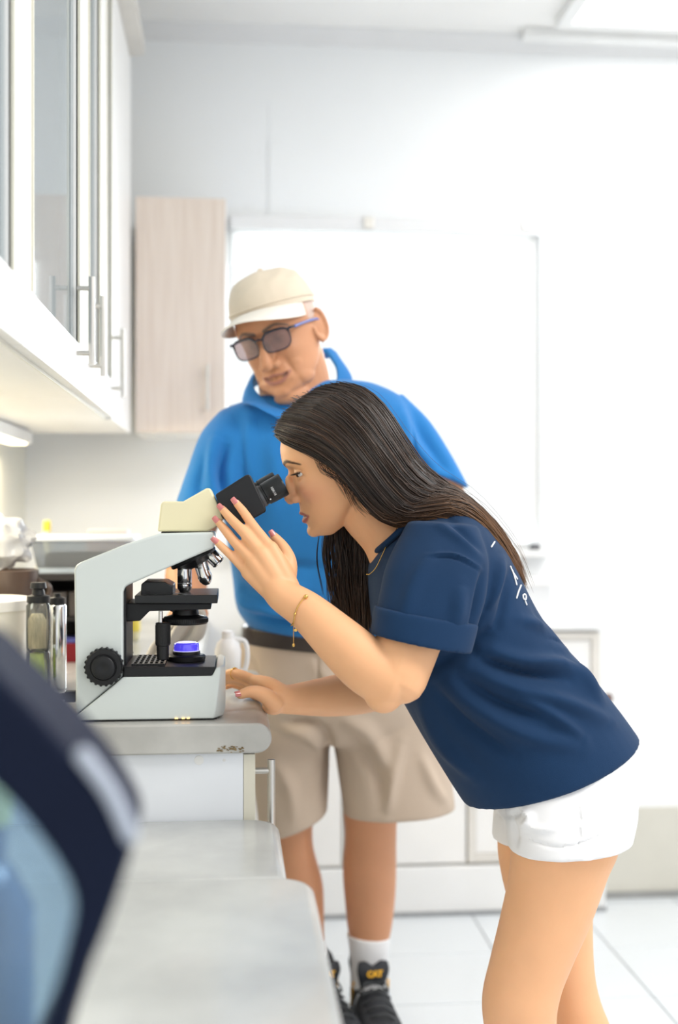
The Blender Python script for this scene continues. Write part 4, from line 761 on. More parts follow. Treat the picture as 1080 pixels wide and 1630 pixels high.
folds(tee, [([(772, 905), (764, 950), (748, 1030)], 6, -.006), ([(790, 1000), (740, 1040), (690, 1060)], 12, -.008), ([(830, 985), (870, 1000), (900, 1030), (880, 1025)], 9, .006),
  ([(770, 1030), (830, 1050), (900, 1062), (960, 1110)], 11, .007), ([(760, 1046), (830, 1068), (905, 1082)], 7, -.006), ([(745, 1062), (820, 1095), (890, 1115), (975, 1150)], 12, .007), ([(735, 1080), (800, 1120), (870, 1140)], 8, -.005), ([(820, 1110), (880, 1140), (930, 1175)], 9, .006),
  ([(700, 1075), (760, 1125), (840, 1170), (930, 1190)], 14, .006), ([(690, 1095), (740, 1150), (820, 1205)], 10, -.005), ([(665, 1110), (700, 1180), (760, 1240)], 12, .006), ([(845, 950), (870, 1000), (880, 1010)], 6, -.004),
  ([(800, 880), (790, 930), (775, 975)], 9, .006), ([(815, 900), (805, 950), (790, 1000)], 7, -.004), ([(690, 830), (720, 850), (765, 885)], 7, .003), ([(700, 810), (740, 850), (770, 880)], 6, -.003),
  ([(640, 1000), (660, 930), (690, 880)], 14, .003), ([(735, 930), (730, 970), (725, 1000)], 12, .004), ([(905, 1040), (930, 1080), (960, 1120)], 7, .005), ([(680, 885), (725, 884), (768, 906)], 3.0, .0022), ([(682, 889), (725, 888), (768, 910)], 2.5, -.002)])
relax(tee, 1, 0.4)
tW = link_mesh('t_shirt', tee, M_navyT, wm)
cuff = loft([pr((599, 964), (757, 992), 1.822, .0672, 2.2), pr((596, 967), (760, 997), 1.820, .0705, 2.2), pr((591, 1006), (750, 1036), 1.812, .0705, 2.2), pr((594, 1009), (747, 1039), 1.811, .0675, 2.2)], 14, .001)
cm = fuse([cuff], .003, 3); link_mesh('sleeve_cuff', cm, M_navyT, tW)
cr_ = [W(592, 884, YC), W(612, 868, YC - .060), W(640, 842, YC - .082), W(668, 812, YC - .06), W(678, 803, YC), W(668, 812, YC + .06), W(640, 842, YC + .082), W(612, 868, YC + .060)]
cr_.append(cr_[0]); MB().add(tube(cr_, [.0055] * 9, 12, 60, cap=False)).build('neckband', M_navyT, tW)
# white print on the back of the t-shirt
dgp = bpy.context.evaluated_depsgraph_get(); dgp.update()
from mathutils.bvhtree import BVHTree
bvT = BVHTree.FromObject(tW, dgp)
def on_shirt(px, py, bv=bvT, off=.0012):
    o = Vector((0, 0, ZC)); d = Vector(tuple(FV + (px - 540) / FPX * RV + np.array([0, 0, (815 - py) / FPX]))).normalized(); h = bv.ray_cast(o, d)
    return None if h[0] is None else np.array(h[0] + h[1] * off)
for path in ([(787, 863), (782, 871)], [(812, 902), (816, 911), (823, 922)], [(815, 908), (819, 920), (822, 931)], [(829, 932), (825, 942), (822, 952)], [(832, 948), (835, 946), (837, 950), (836, 955), (833, 953), (832, 948)], [(836, 958), (838, 963)]):
    pts = [p for p in (on_shirt(x, y) for x, y in path) if p is not None]
    if len(pts) >= 2: MB().add(tube(pts, [.0013] * len(pts), 8, 8 * len(pts))).build('print_stroke', M_white, tW)
# shorts
M_wshort = mat('white_cotton_twill', (0.84, 0.84, 0.85), 0.8, var=0.02, bump=0.06, bscale=600, sheen=0.05)
S = [loft([pr((790, 1215), (975, 1140), YC, .130, 2.1), pr((795, 1262), (1000, 1198), YC, .148, 2.1), pr((800, 1300), (1006, 1248), YC, .156, 2.2), pr((815, 1322), (998, 1285), YC, .155, 2.2)], 24, .02)]
S.append(loft([pr((805, 1250), (1000, 1220), 1.93, .072), pr((808, 1310), (1012, 1280), 1.918, .090), pr((812, 1354), (1002, 1334), 1.912, .097)], 18, .003))
S.append(loft([pr((792, 1250), (1005, 1220), 2.07, .080), pr((788, 1300), (985, 1280), 2.08, .094), pr((786, 1336), (960, 1322), 2.086, .096)], 18, .003))
sho = fuse(S, .0034, 6)
folds(sho, [([(786, 1295), (812, 1298), (835, 1290)], 5, -.006), ([(812, 1300), (818, 1320), (822, 1345)], 5, -.006), ([(825, 1285), (845, 1300), (835, 1315)], 6, .005), ([(820, 1330), (900, 1348), (995, 1312)], 2.2, -.002), ([(922, 1265), (924, 1310), (922, 1360)], 1.6, -.002), ([(830, 1310), (860, 1320), (890, 1318)], 6, .003)])
sW_ = link_mesh('shorts', sho, M_wshort, wm)
# shoes (below the frame)
M_sneak = mat('white_sneaker', (0.7, 0.7, 0.7), 0.6)
for fx, fy in ((W(880, 1935, 1.918)[0], 1.918), (W(960, 1850, 2.082)[0], 2.082)):
    s_ = fuse([loft([ring((fx + .05, fy, .035), (0, 1, 0), (0, 0, 1), .032, .035), ring((fx, fy, .045), (0, 1, 0), (0, 0, 1), .036, .045), ring((fx - .08, fy, .035), (0, 1, 0), (0, 0, 1), .042, .035), ring((fx - .16, fy, .026), (0, 1, 0), (0, 0, 1), .038, .026)], 20, .02), tube([(fx + .01, fy, .05), (fx + .005, fy, .10)], [.036, .038], 20)], .005, 4)
    so = link_mesh('shoe', s_, M_sneak, wm); MB().add(prism([(fx + .07, fy - .036, .001), (fx + .07, fy + .036, .001), (fx - .10, fy + .045, .001), (fx - .178, fy + .02, .001), (fx - .178, fy - .02, .001), (fx - .10, fy - .045, .001)], (0, 0, .018))).build('sole', M_trim, so, bevel=.004)
# jewellery
M_gold = mat('gold', (0.75, 0.48, 0.14), 0.25, metal=1.0, var=0.05)
def chain(name, pts, r, parent, m=240, bead=1.0):
    P_ = crom(np.array(pts), m); mb = MB()
    for i in range(0, m - 1): d = unit(P_[min(i + 1, m - 1)] - P_[max(i - 1, 0)]); mb.add(blob(P_[i], r, r, r * (1.0 if i % 2 else .6), n=6))
    return mb.build(name, M_gold, parent, kind='stuff')
dgp.update(); bvB = BVHTree.FromObject(bW, dgp)
def on_body(px, py, off=.0015): return on_shirt(px, py, bvB, off)
br = [on_body(x, y, .002) for x, y in ((487, 951), (481, 957), (475, 966), (471, 977), (469, 990))]
br = [b for b in br if b is not None]; back = [p + V(0.002, .050, -.004) for p in br[::-1]]
if len(br) >= 3:
    top = br[0] + V(.007, .018, .002); bot = br[-1] + V(-.003, .016, -.006)
    bo = chain('bracelet', br + [bot] + [bot + V(.006, .02, .004)] + [br[len(br) // 2] + V(.012, .056, 0)] + [top + V(.003, .02, 0), top, br[0]], .0011, wm, 170)
    MB().add(blob(br[0] + V(0, -.001, 0), .0036, .0028, .0034, n=14)).build('charm', M_gold, bo)
    MB().add(blob(br[3], .0022, .002, .0022, n=12)).build('charm', M_gold, bo)
    dn = br[-1]; dd = [dn + V(0, -.001, -.0115 * k) for k in range(4)]; chain('charm_tail', dd, .0009, bo, 26); MB().add(blob(dd[-1], .0022, .002, .003, n=12)).build('charm', M_gold, bo); MB().add(blob(dd[1] + V(.003, -.001, 0), .0030, .0012, .0024, n=12)).build('charm', M_gold, bo)
nk = []
for x, y in ((637, 828), (630, 845), (622, 862), (613, 882), (606, 897), (600, 907), (592, 914), (587, 914)):
    a, b = on_body(x, y, .003), on_shirt(x, y, off=.0035); c_ = [k for k in (a, b) if k is not None]
    if c_: nk.append(min(c_, key=lambda k: k[1]))
if len(nk) > 3: chain('necklace', nk, .0008, wm, 200)
rg = (FF[0][1] * .45 + FF[0][2] * .55); ax = unit(FF[0][2] - FF[0][1]); u_, w_ = frame(ax); tt = np.linspace(0, 2 * math.pi, 25)
rg_o = MB().add(tube([rg + u_ * math.cos(a) * .0098 + w_ * math.sin(a) * .0098 for a in tt], [.0008] * 25, 8, 48, cap=False)).build('finger_ring', M_gold, wm)
MB().add(blob(rg + V(0, -.004, .0094), .0022, .0022, .0022, n=12)).build('stone', M_gold, rg_o)
MB().add(blob(W(560.5, 777, YC - .082), .0018, .0018, .0018, n=12)).build('ear_stud', M_gold, wm)

# hair
M_hair = attr_mat('dark_brown_hair', 0.36, [(0.016, 0.010, 0.008), (0.15, 0.072, 0.036), (0.42, 0.20, 0.08), (0.006, 0.004, 0.004)], spec=0.5)
cap_c = cW + RW @ (V(0, -.012, .022) * sW)
CAPR = V(.0795, .0965, .0935) * sW
Hp = [blob(cap_c, *CAPR, RW, 48)]
Hp.append(loft([pr((520, 640), (640, 700), YC, .075), pr((560, 735), (676, 745), YC, .086), pr((612, 800), (712, 775), YC, .086), pr((672, 815), (745, 800), YC, .080), pr((725, 822), (783, 840), YC, .066), pr((775, 860), (806, 878), YC, .05), pr((812, 910), (826, 922), YC, .02)], 40, .01))
hb = fuse(Hp, .004, 6)
# keep the scalp shell off the face: pull anything in front of the hairline inside the head
v = getv(hb); q = (v - cW) @ RW / sW; line = .058 + .55 * (q[:, 2] - .075) - 8 * np.maximum(0, np.abs(q[:, 0]) - .045) ** 1.0 * .0 ; front = (q[:, 1] > np.where(q[:, 2] > .02, .070 + .25 * (q[:, 2] - .07), .012 + .9 * q[:, 2] * (q[:, 2] > 0))) & (q[:, 2] < .088) & (q[:, 1] > 0)
v[front] = cW + (q[front] * .86) @ RW.T * sW; setv(hb, v); n_ = len(v); paint(hb, [np.zeros(n_), np.zeros(n_), np.full(n_, .3)])
hW = link_mesh('hair', hb, M_hair, wm)
def strands(guides, count, r, name, parent, side=1, jit=.003, m=20, ends=(0.0, 0.1), tips=0.0, uexp=1.0, gl=0.25):
    G = np.array([crom(np.array(g, float), m) for g in guides]); K = len(G); V_ = []; F_ = []; T_ = []; nb = 0; ns = 3
    for s in range(count):
        u = (rng.random() ** uexp) * (K - 1); u = min(u, K - 1.0001); 
        Gi = crom(G, 8 * (K - 1) + 1); x = u * 8; i = int(x); fr_ = x - i; P_ = Gi[i] * (1 - fr_) + Gi[min(i + 1, len(Gi) - 1)] * fr_
        k0 = int(rng.uniform(0, ends[0]) * m); k1 = m - int(rng.uniform(0, ends[1]) * m); off = rng.normal(size=3) * jit; wob = rng.normal(size=3) * jit * .5; ph = rng.uniform(0, 6); tt = np.linspace(0, 1, m)[:, None]
        P_ = (P_ + off * (0.35 + tt) + wob * np.sin(tt * 5 + ph))[k0:k1]; L = len(P_)
        if L < 4: continue
        ql = ((P_ - cap_c) @ RW) / CAPR; dl = np.linalg.norm(ql, axis=1); lift = np.where(dl < 1.03, 1.03 / np.maximum(dl, .3), 1.0); P_ = cap_c + (ql * lift[:, None] * CAPR) @ RW.T + off * .3
        T = np.gradient(P_, axis=0); T /= np.linalg.norm(T, axis=1)[:, None] + 1e-9; a = np.cross(T, V(0, 1, .2)); a /= np.linalg.norm(a, axis=1)[:, None] + 1e-9; b = np.cross(T, a)
        rr = r * rng.uniform(.6, 1.3) * np.clip(np.minimum(np.linspace(.5, 6, L), np.linspace(9, .25, L)), .2, 1)[:, None]
        for j in range(ns): V_.append(P_ + a * rr * math.cos(j * 2.0944) + b * rr * math.sin(j * 2.0944))
        for l in range(L - 1):
            for j in range(ns): j2 = (j + 1) % ns; F_.append((nb + j * L + l, nb + j2 * L + l, nb + j2 * L + l + 1, nb + j * L + l + 1))
        t01 = np.linspace(k0 / m, k1 / m, L); base_ = rng.uniform(0, gl) + (0.35 if rng.random() < .10 else 0); tip = np.clip((t01 - .55) * 2.0, 0, 1) * tips * rng.uniform(.3, 1.0)
        for j in range(ns): T_.append(np.stack([np.full(L, base_), tip, np.full(L, 0.5 if rng.random() < .3 else 0)], 1))
        nb += ns * L
    vv = np.concatenate(V_); me = bpy.data.meshes.new(name); me.vertices.add(len(vv)); me.vertices.foreach_set('co', vv.astype(np.float32).ravel())
    F_ = np.array(F_, np.int32); me.loops.add(F_.size); me.loops.foreach_set('vertex_index', F_.ravel()); me.polygons.add(len(F_)); me.polygons.foreach_set('loop_start', np.arange(0, F_.size, 4, dtype=np.int32)); me.update(calc_edges=True)
    tn_ = np.concatenate(T_); paint(me, [tn_[:, 0], tn_[:, 1], tn_[:, 2]])
    me.materials.append(M_hair); me.shade_smooth(); o = bpy.data.objects.new(name, me); COL.objects.link(o); o['kind'] = 'stuff'; attach(o, parent); return o
def g3(l): return [W(x, y, YC + d) for x, y, d in l]
near_g = [g3([(441, 694, -.008), (456, 706, -.045), (492, 722, -.070), (530, 744, -.082), (556, 768, -.086), (576, 795, -.087), (600, 822, -.085), (638, 836, -.083), (680, 824, -.092), (735, 835, -.09)]),
          g3([(440, 682, -.006), (470, 690, -.055), (510, 705, -.080), (548, 735, -.092), (580, 772, -.096), (610, 806, -.095), (650, 826, -.095), (700, 812, -.100), (750, 828, -.095), (800, 882, -.075)]),
          g3([(452, 660, -.004), (490, 668, -.050), (535, 692, -.084), (575, 735, -.100), (610, 780, -.103), (645, 810, -.102), (690, 806, -.104), (735, 806, -.098), (785, 852, -.075), (822, 916, -.05)]),
          g3([(478, 636, -.002), (520, 646, -.045), (560, 672, -.078), (600, 722, -.098), (636, 770, -.100), (670, 795, -.098), (712, 796, -.094), (758, 820, -.080), (800, 868, -.06), (828, 925, -.03)]),
          g3([(510, 617, .000), (550, 626, -.035), (588, 655, -.062), (622, 704, -.078), (655, 752, -.080), (690, 780, -.076), (730, 792, -.065), (775, 830, -.05), (812, 884, -.035), (830, 932, -.015)]),
          g3([(545, 610, .000), (580, 622, -.018), (612, 652, -.030), (642, 698, -.040), (672, 742, -.040), (704, 770, -.036), (742, 795, -.03), (784, 838, -.025), (816, 888, -.018), (830, 928, -.008)])]
strands(near_g, 3200, .00085, 'hair_strands', hW, jit=.0026, ends=(.12, .16), tips=.75, uexp=.85)
far_g = [g3([(x, y, -d) for x, y, d in [(441, 690, -.005), (470, 690, -.055), (515, 708, -.080), (548, 745, -.088), (560, 800, -.085), (555, 860, -.08), (545, 920, -.085), (552, 975, -.09), (560, 1003, -.09)]]),
         g3([(x, y, -d) for x, y, d in [(478, 636, -.002), (530, 660, -.055), (565, 705, -.085), (580, 770, -.092), (578, 840, -.09), (572, 900, -.09), (575, 960, -.092), (580, 1012, -.095)]])]
far_g[1].insert(3, (far_g[1][2] + far_g[1][3]) / 2)
strands(far_g, 260, .0009, 'hair_strands', hW, jit=.010, ends=(.05, .12), tips=.35)
lock = [g3([(520, 800, .055), (512, 850, .058), (508, 890, .06), (520, 935, .062), (534, 990, .064)]), g3([(545, 800, .06), (538, 850, .06), (545, 900, .062), (548, 950, .065), (555, 1003, .066)]), g3([(572, 800, .06), (570, 850, .06), (570, 900, .062), (574, 950, .065), (578, 1010, .066)]), g3([(590, 820, .05), (590, 870, .05), (588, 910, .05), (586, 960, .05), (588, 1010, .05)])]
strands(lock, 420, .00095, 'hair_strands', hW, jit=.0045, ends=(.02, .25), tips=.25, uexp=.62)
fly = [g3([(550, 609, -.01), (600, 636, -.03), (640, 694, -.04), (684, 750, -.04), (748, 798, -.03), (806, 872, -.02), (832, 935, -.01)]), g3([(520, 640, -.05), (575, 700, -.095), (630, 780, -.106), (690, 800, -.106), (752, 822, -.095), (806, 880, -.06), (832, 936, -.02)])]
strands(fly, 50, .00045, 'hair_strands', hW, jit=.007, ends=(.1, .1), tips=.9, gl=.6)
temple = [g3([(500, 722, -.072), (505, 738, -.078), (512, 752, -.079), (530, 760, -.080), (545, 772, -.080)]), g3([(515, 732, -.076), (522, 752, -.080), (545, 765, -.081), (556, 790, -.080), (566, 812, -.078)]), g3([(540, 752, -.082), (556, 770, -.083), (564, 795, -.082), (580, 815, -.080), (604, 828, -.078)])]
strands(temple, 46, .00035, 'hair_strands', hW, jit=.0022, ends=(.05, .3), gl=.5)
# ------------------------------------------------------------------ man in the blue polo shirt behind the counter corner
mn = empty('person', (0.27, 2.85, 0), 'older man in cream cap, dark glasses, blue polo and khaki shorts looking on', 'person')
M_skinM = attr_mat('tan_skin', 0.5, [(0.60, 0.29, 0.155), (0.40, 0.17, 0.125), (0.13, 0.10, 0.085), (0.62, 0.52, 0.47)], sss=0.10, spec=0.35, bump=0.04, bscale=420)
mr = unit(V(-.847, .486, -.2155)); mf = unit(V(-.4166, -.8587, -.2986)); mf = unit(mf - mr * np.dot(mf, mr)); mu = np.cross(mr, mf); RM = np.stack([mr, mf, mu], 1); cM = V(.100, 2.50, 1.602); sM = 1.047
hp, ulM, llM = head_parts(RM, cM, sM, True, 0.3)
P = list(hp)
P.append(tube([cM + RM @ V(0, -.02, -.04) * sM, W(468, 603, 2.553), W(474, 640, 2.565), W(496, 690, 2.60)], [.068, .077, .080, .10], 28))
P.append(loft([pr((430, 650), (560, 640), 2.57, .07), pr((360, 690), (630, 690), 2.57, .09), pr((372, 780), (632, 780), 2.58, .11), pr((392, 900), (630, 900), 2.62, .115), pr((395, 1000), (640, 1010), 2.68, .115), pr((400, 1080), (680, 1080), 2.71, .115), pr((410, 1140), (680, 1140), 2.72, .11)], 40, .03))
def mleg(rings): return loft([pr(a, b, Y, h, 2.0) for a, b, Y, h in rings], 60, .02)
P.append(mleg([((408, 1130), (520, 1130), 2.73, .085), ((415, 1220), (515, 1215), 2.75, .08), ((424, 1300), (500, 1295), 2.78, .062), ((432, 1345), (499, 1345), 2.80, .055), ((432, 1400), (513, 1400), 2.83, .056), ((444, 1440), (516, 1440), 2.85, .054), ((468, 1500), (516, 1500), 2.87, .040), ((482, 1545), (515, 1545), 2.875, .029), ((486, 1580), (516, 1580), 2.875, .028)]))
P.append(mleg([((545, 1130), (665, 1130), 2.71, .09), ((545, 1220), (650, 1220), 2.73, .085), ((547, 1290), (634, 1290), 2.76, .068), ((549, 1335), (631, 1335), 2.78, .060), ((546, 1385), (631, 1385), 2.81, .060), ((549, 1430), (629, 1430), 2.84, .056), ((555, 1485), (622, 1485), 2.86, .046), ((566, 1530), (609, 1530), 2.87, .031), ((568, 1580), (607, 1580), 2.875, .028)]))
P.append(tube([W(360, 720, 2.535), W(330, 785, 2.52), W(303, 860, 2.50), W(296, 922, 2.49)], [.046, .048, .046, .043], 24))
P.append(tube([W(296, 915, 2.49), W(300, 950, 2.44), W(304, 972, 2.40)], [.044, .038, .027], 22))
HB = W(305, 978, 2.385)
for k, dx in enumerate((-.024, -.009, .006, .020)):
    P.append(tube([HB + V(dx, .01, .014), HB + V(dx, -.016, .004), HB + V(dx, -.024, -.018), HB + V(dx, -.010, -.032)], [.0105, .010, .0095, .008], 12))
P.append(blob(HB + V(0, .012, 0), .034, .018, .026)); P.append(tube([HB + V(-.03, .01, .004), HB + V(-.038, -.012, -.008), HB + V(-.026, -.026, -.02)], [.013, .0115, .009], 12))
P.append(tube([W(632, 705, 2.605), W(694, 755, 2.635), W(712, 830, 2.66), W(724, 910, 2.71)], [.046, .048, .048, .044], 24))
P.append(tube([W(728, 905, 2.72), W(722, 970, 2.68), W(708, 1035, 2.63), W(704, 1052, 2.62)], [.044, .042, .031, .027], 22))
HB2 = W(701, 1075, 2.60)
P.append(blob(HB2, .034, .018, .040))
for k, dx in enumerate((-.026, -.010, .006, .021)): P.append(tube([HB2 + V(dx, 0, -.03), HB2 + V(dx * 1.1, -.006, -.062), HB2 + V(dx * 1.1, .004, -.090)], [.010, .0095, .0078], 12))
P.append(tube([HB2 + V(-.03, 0, .01), HB2 + V(-.046, -.01, -.02), HB2 + V(-.044, -.012, -.048)], [.013, .011, .0085], 12))
bodyM = fuse(P, .0026, 0)
v = getv(bodyM); q = (v - cM) @ RM / sM; inhead = np.linalg.norm(q - V(0, .02, -.02), axis=1) < .13
relax(bodyM, 6, 0.5, np.where(inhead, 0.25, 1.0))
v = getv(bodyM); q = (v - cM) @ RM / sM
mo = q[:, 2] + .0752 - .006 * (q[:, 0] / .0285) ** 2; gape = (np.abs(q[:, 0]) < .03) & (q[:, 1] > .055) & (np.abs(q[:, 2] + .08) < .03); v = v + np.outer(np.where(gape, np.where(mo > 0, .0012, -.0022) * np.exp(-(mo / .012) ** 2) * np.clip(1 - (q[:, 0] / .026) ** 2, 0, 1), 0), RM @ V(0, 0, 1))
g = np.exp(-((q[:, 2] + .0752 - .006 * (q[:, 0] / .0285) ** 2) / .0022) ** 2) * (np.abs(q[:, 0]) < .026) * (q[:, 1] > .07); v = v - np.outer(g * .005, RM @ V(0, 1, 0)); setv(bodyM, v)
face_masks(bodyM, RM, cM, sM, ulM, llM, brow_z=.022, lipw=.0040)
v = getv(bodyM); q = (v - cM) @ RM / sM; at = bodyM.color_attributes['tone']; a = np.empty(len(v) * 4, np.float32); at.data.foreach_get('color', a); a = a.reshape(-1, 4)
hairy = np.clip((np.abs(q[:, 0]) - .052) / .01, 0, 1) * np.clip((.022 - q[:, 1]) / .015, 0, 1) * np.clip((q[:, 2] - .004) / .012, 0, 1) * (q[:, 2] < .12)
hairy = np.maximum(hairy, np.clip((-.03 - q[:, 1]) / .02, 0, 1) * np.clip((q[:, 2] + .045) / .02, 0, 1)) * (np.linalg.norm(q, axis=1) < .16)
mline = np.clip((.0022 - np.abs(q[:, 2] + .0757 - .006 * (q[:, 0] / .0285) ** 2)) / .0010, 0, 1) * (np.abs(q[:, 0]) < .023) * (q[:, 1] > .06); a[:, 1] = np.maximum(a[:, 1], mline * 1.1)
ear = (np.abs(q[:, 0]) > .0795); a[:, 2] = np.where(ear, 0, hairy * .75); a[:, 1] *= .9; at.data.foreach_set('color', a.ravel())
bM = link_mesh('body', bodyM, M_skinM, mn)
eyes(bM, RM, cM, sM, (0, 1, -.25), (0.06, 0.035, 0.02), lash=False)
toM = lambda p: np.asarray(p, float) * sM @ RM.T + cM
# cap
M_capf = mat('cream_cap_cotton', (0.70, 0.60, 0.47), 0.85, var=0.06, scale=10, bump=0.15, bscale=500, sheen=0.1)
nT, nH = 96, 26; rings = []
def cap_base(th): return V(.0825 * math.sin(th), -.004 + (.101 if math.cos(th) > 0 else .104) * math.cos(th), 0)
def cap_z(y): return .046 + .10 * y
for i in range(nH + 1):
    t = i / nH; hgt = .082 * math.sin(t * math.pi / 2) ** 0.9 if t > .0 else 0; fac = max(.0, math.cos(t * math.pi / 2)) ** 0.62; R_ = []
    for j in range(nT):
        th = 2 * math.pi * j / nT; b = cap_base(th); seam = 1 - .012 * math.exp(-(((th % (math.pi / 3)) - math.pi / 6) / .035) ** 2) * (t > .05)
        x, y = b[0] * fac * seam, -.004 + (b[1] + .004) * fac * seam; R_.append(V(x, y, cap_z(b[1]) * (1 - t) + (cap_z(b[1] * .2)) * t + hgt * (1 + .06 * math.sin(3 * th + 1) * t * (1 - t))))
    R_ = np.array(R_); wr = .0016 * np.sin(R_[:, 0] * 95 + 3 * np.sin(R_[:, 2] * 60)) * np.sin(R_[:, 1] * 70 + R_[:, 2] * 40) * (t > .06) * (t < .9); R_ = R_ * (1 + wr[:, None] * 9)
    rings.append(toM(R_))
capo = MB().add(loft(rings)).build('cap', M_capf, mn)
br_ = []; ths = np.linspace(-1.28, 1.28, 41)
for th in ths:
    b = cap_base(th); u = th / 1.28; L = .074 * (1 - abs(u) ** 3.2); row = []
    for k in range(11):
        f = k / 10; x = b[0] * (1 + .06 * f * (1 - abs(u))); y = b[1] + L * f; z = cap_z(b[1]) + .004 - .010 * f - 3.6 * (x * x) * (0.35 + .65 * f) * .9 + .002; row.append(V(x, y + .002, z))
    br_.append(row)
br_ = np.array(br_); top = toM(br_.reshape(-1, 3)); th_ = RM @ V(0, 0, -.0032) ; N_ = len(top); v_ = np.concatenate([top, top + th_]); f_ = []
R_, C_ = 41, 11
for i in range(R_ - 1):
    for j in range(C_ - 1): o = i * C_ + j; f_ += [(o, o + 1, o + C_ + 1, o + C_), (N_ + o, N_ + o + C_, N_ + o + C_ + 1, N_ + o + 1)]
bd = [(0, j) for j in range(C_)] + [(i, C_ - 1) for i in range(1, R_)] + [(R_ - 1, j) for j in range(C_ - 2, -1, -1)] + [(i, 0) for i in range(R_ - 2, 0, -1)]
for k in range(len(bd)): a_, b_ = bd[k], bd[(k + 1) % len(bd)]; i0, i1 = a_[0] * C_ + a_[1], b_[0] * C_ + b_[1]; f_.append((i0, i1, i1 + N_, i0 + N_))
mesh_obj('cap_brim', v_, f_, mat('pale_cap_brim', (0.82, 0.77, 0.69), 0.8, var=0.03, bump=0.08, bscale=500), capo)
MB().add(tube([toM(cap_base(t) * V(1.012, 1.01, 1) + V(0, 0, cap_z(cap_base(t)[1]) + .012)) for t in np.linspace(-math.pi, math.pi, 41)], [.0022] * 41, 8, 80, cap=False)).build('cap_band_seam', M_capf, capo)
MB().add(blob(toM(V(0, -.006, .1315)), .006, .006, .004, RM)).build('cap_button', M_capf, capo)
# glasses
M_fr = mat('black_blue_frame', (0.012, 0.016, 0.035), 0.25, var=0.1, coat=0.5); M_tmp = mat('blue_temple', (0.08, 0.13, 0.42), 0.3, coat=0.4)
ly = lambda x: .1035 - .0125 * (x / .066) ** 2
gl_ = None; mb = MB()
def lens_pts(sd, n=48, k=1.0): 
    t = np.linspace(0, 2 * math.pi, n, endpoint=False); x = sd * .0345 + .0275 * k * np.sign(np.cos(t)) * np.abs(np.cos(t)) ** .62; z = -.004 + .0195 * k * np.sign(np.sin(t)) * np.abs(np.sin(t)) ** .68 * np.where(np.sin(t) > 0, 1, 1.06); x = x + sd * .002 * (z / .02)
    return np.stack([x, np.array([ly(a) for a in x]), z], 1)
glo = None
for sd in (-1, 1):
    p = lens_pts(sd); p = np.concatenate([p, p[:1]]); mb.add(tube(toM(p), np.where(p[:, 2] > .005, .0026, .0016) * sM, 8, 97, cap=False))
mb.add(tube(toM([(-.008, ly(0), .004), (0, ly(0) + .002, .007), (.008, ly(0), .004)]), np.array([.0022] * 3) * sM, 8))
for sd in (-1, 1): mb.add(tube(toM([(sd * .060, ly(.060), .010), (sd * .067, ly(.067), .011), (sd * .0715, .080, .010)]), np.array([.0028] * 3) * sM, 10))
glo = fuse([(mb.v, mb.f)], .0011, 2); glo = link_mesh('glasses', glo, M_fr, mn)
for sd in (-1, 1):
    p = toM(lens_pts(sd, 48, .985)); c_ = p.mean(0); off = RM @ V(0, .0006, 0); vv = np.concatenate([p - off, p + off]); n_ = 48
    ff = [tuple(range(n_))[::-1], tuple(range(n_, 2 * n_))] + [(i, (i + 1) % n_, (i + 1) % n_ + n_, i + n_) for i in range(n_)]
    mesh_obj('lens', vv, ff, glassy('smoke_tinted_lens', (0.66, 0.58, 0.60), 0.86, 0.04), glo, smooth=False)
    MB().add(tube(toM([(sd * .0715, .082, .010), (sd * .0765, .045, .010), (sd * .0815, .0, .008), (sd * .0825, -.014, .004), (sd * .082, -.028, -.012)]), np.array([.0030, .0028, .0026, .0025, .0022]) * sM, 10)).build('temple', M_tmp, glo)
# polo
M_polo = mat('blue_polo_cotton', (0.022, 0.19, 0.50), 0.85, var=0.07, scale=5, bump=0.12, bscale=520, spec=0.2, sheen=0.15)
S = [loft([pr((425, 628), (555, 605), 2.575, .075, 2.0), pr((392, 638), (600, 612), 2.575, .088, 2.0), pr((345, 660), (645, 640), 2.572, .105, 2.2), pr((335, 710), (655, 700), 2.57, .125, 2.3), pr((348, 780), (655, 780), 2.58, .140, 2.3), pr((362, 860), (655, 860), 2.60, .150, 2.3), pr((372, 930), (662, 935), 2.63, .155, 2.3), pr((377, 968), (664, 980), 2.65, .152, 2.3), pr((392, 992), (658, 1012), 2.66, .140, 2.3), pr((400, 1001), (655, 1020), 2.66, .130, 2.3)], 50, .006)]
S.append(loft([pr((352, 652), (425, 690), 2.56, .065), pr((320, 690), (408, 722), 2.54, .080), pr((298, 748), (394, 782), 2.52, .082), pr((280, 800), (378, 832), 2.505, .080)], 24, .004))
S.append(loft([pr((575, 700), (640, 626), 2.58, .055), pr((598, 738), (682, 668), 2.60, .070), pr((615, 742), (717, 722), 2.62, .072), pr((640, 738), (747, 778), 2.635, .070)], 24, .004))
pol = fuse(S, .004, 10)
folds(pol, [([(362, 700), (352, 750), (362, 800)], 8, -.010), ([(345, 690), (335, 740), (340, 800)], 9, .006), ([(330, 720), (316, 770), (318, 815)], 8, -.004), ([(400, 660), (395, 720), (410, 790)], 12, .005), ([(640, 650), (655, 700), (690, 740)], 9, .006), ([(655, 640), (680, 700), (720, 760)], 10, -.005), ([(640, 720), (660, 745), (720, 760)], 7, .005), ([(600, 640), (630, 700), (640, 760)], 9, -.005),
  ([(380, 950), (440, 972), (520, 985)], 10, .008), ([(385, 966), (430, 985), (500, 995)], 7, -.005), ([(378, 900), (430, 930), (500, 940)], 14, .006), ([(400, 870), (450, 900), (520, 905)], 10, -.004), ([(430, 700), (440, 760), (430, 830)], 12, .004), ([(375, 920), (390, 955), (420, 985)], 8, .005)])
relax(pol, 1, .4)
pM = link_mesh('polo_shirt', pol, M_polo, mn)
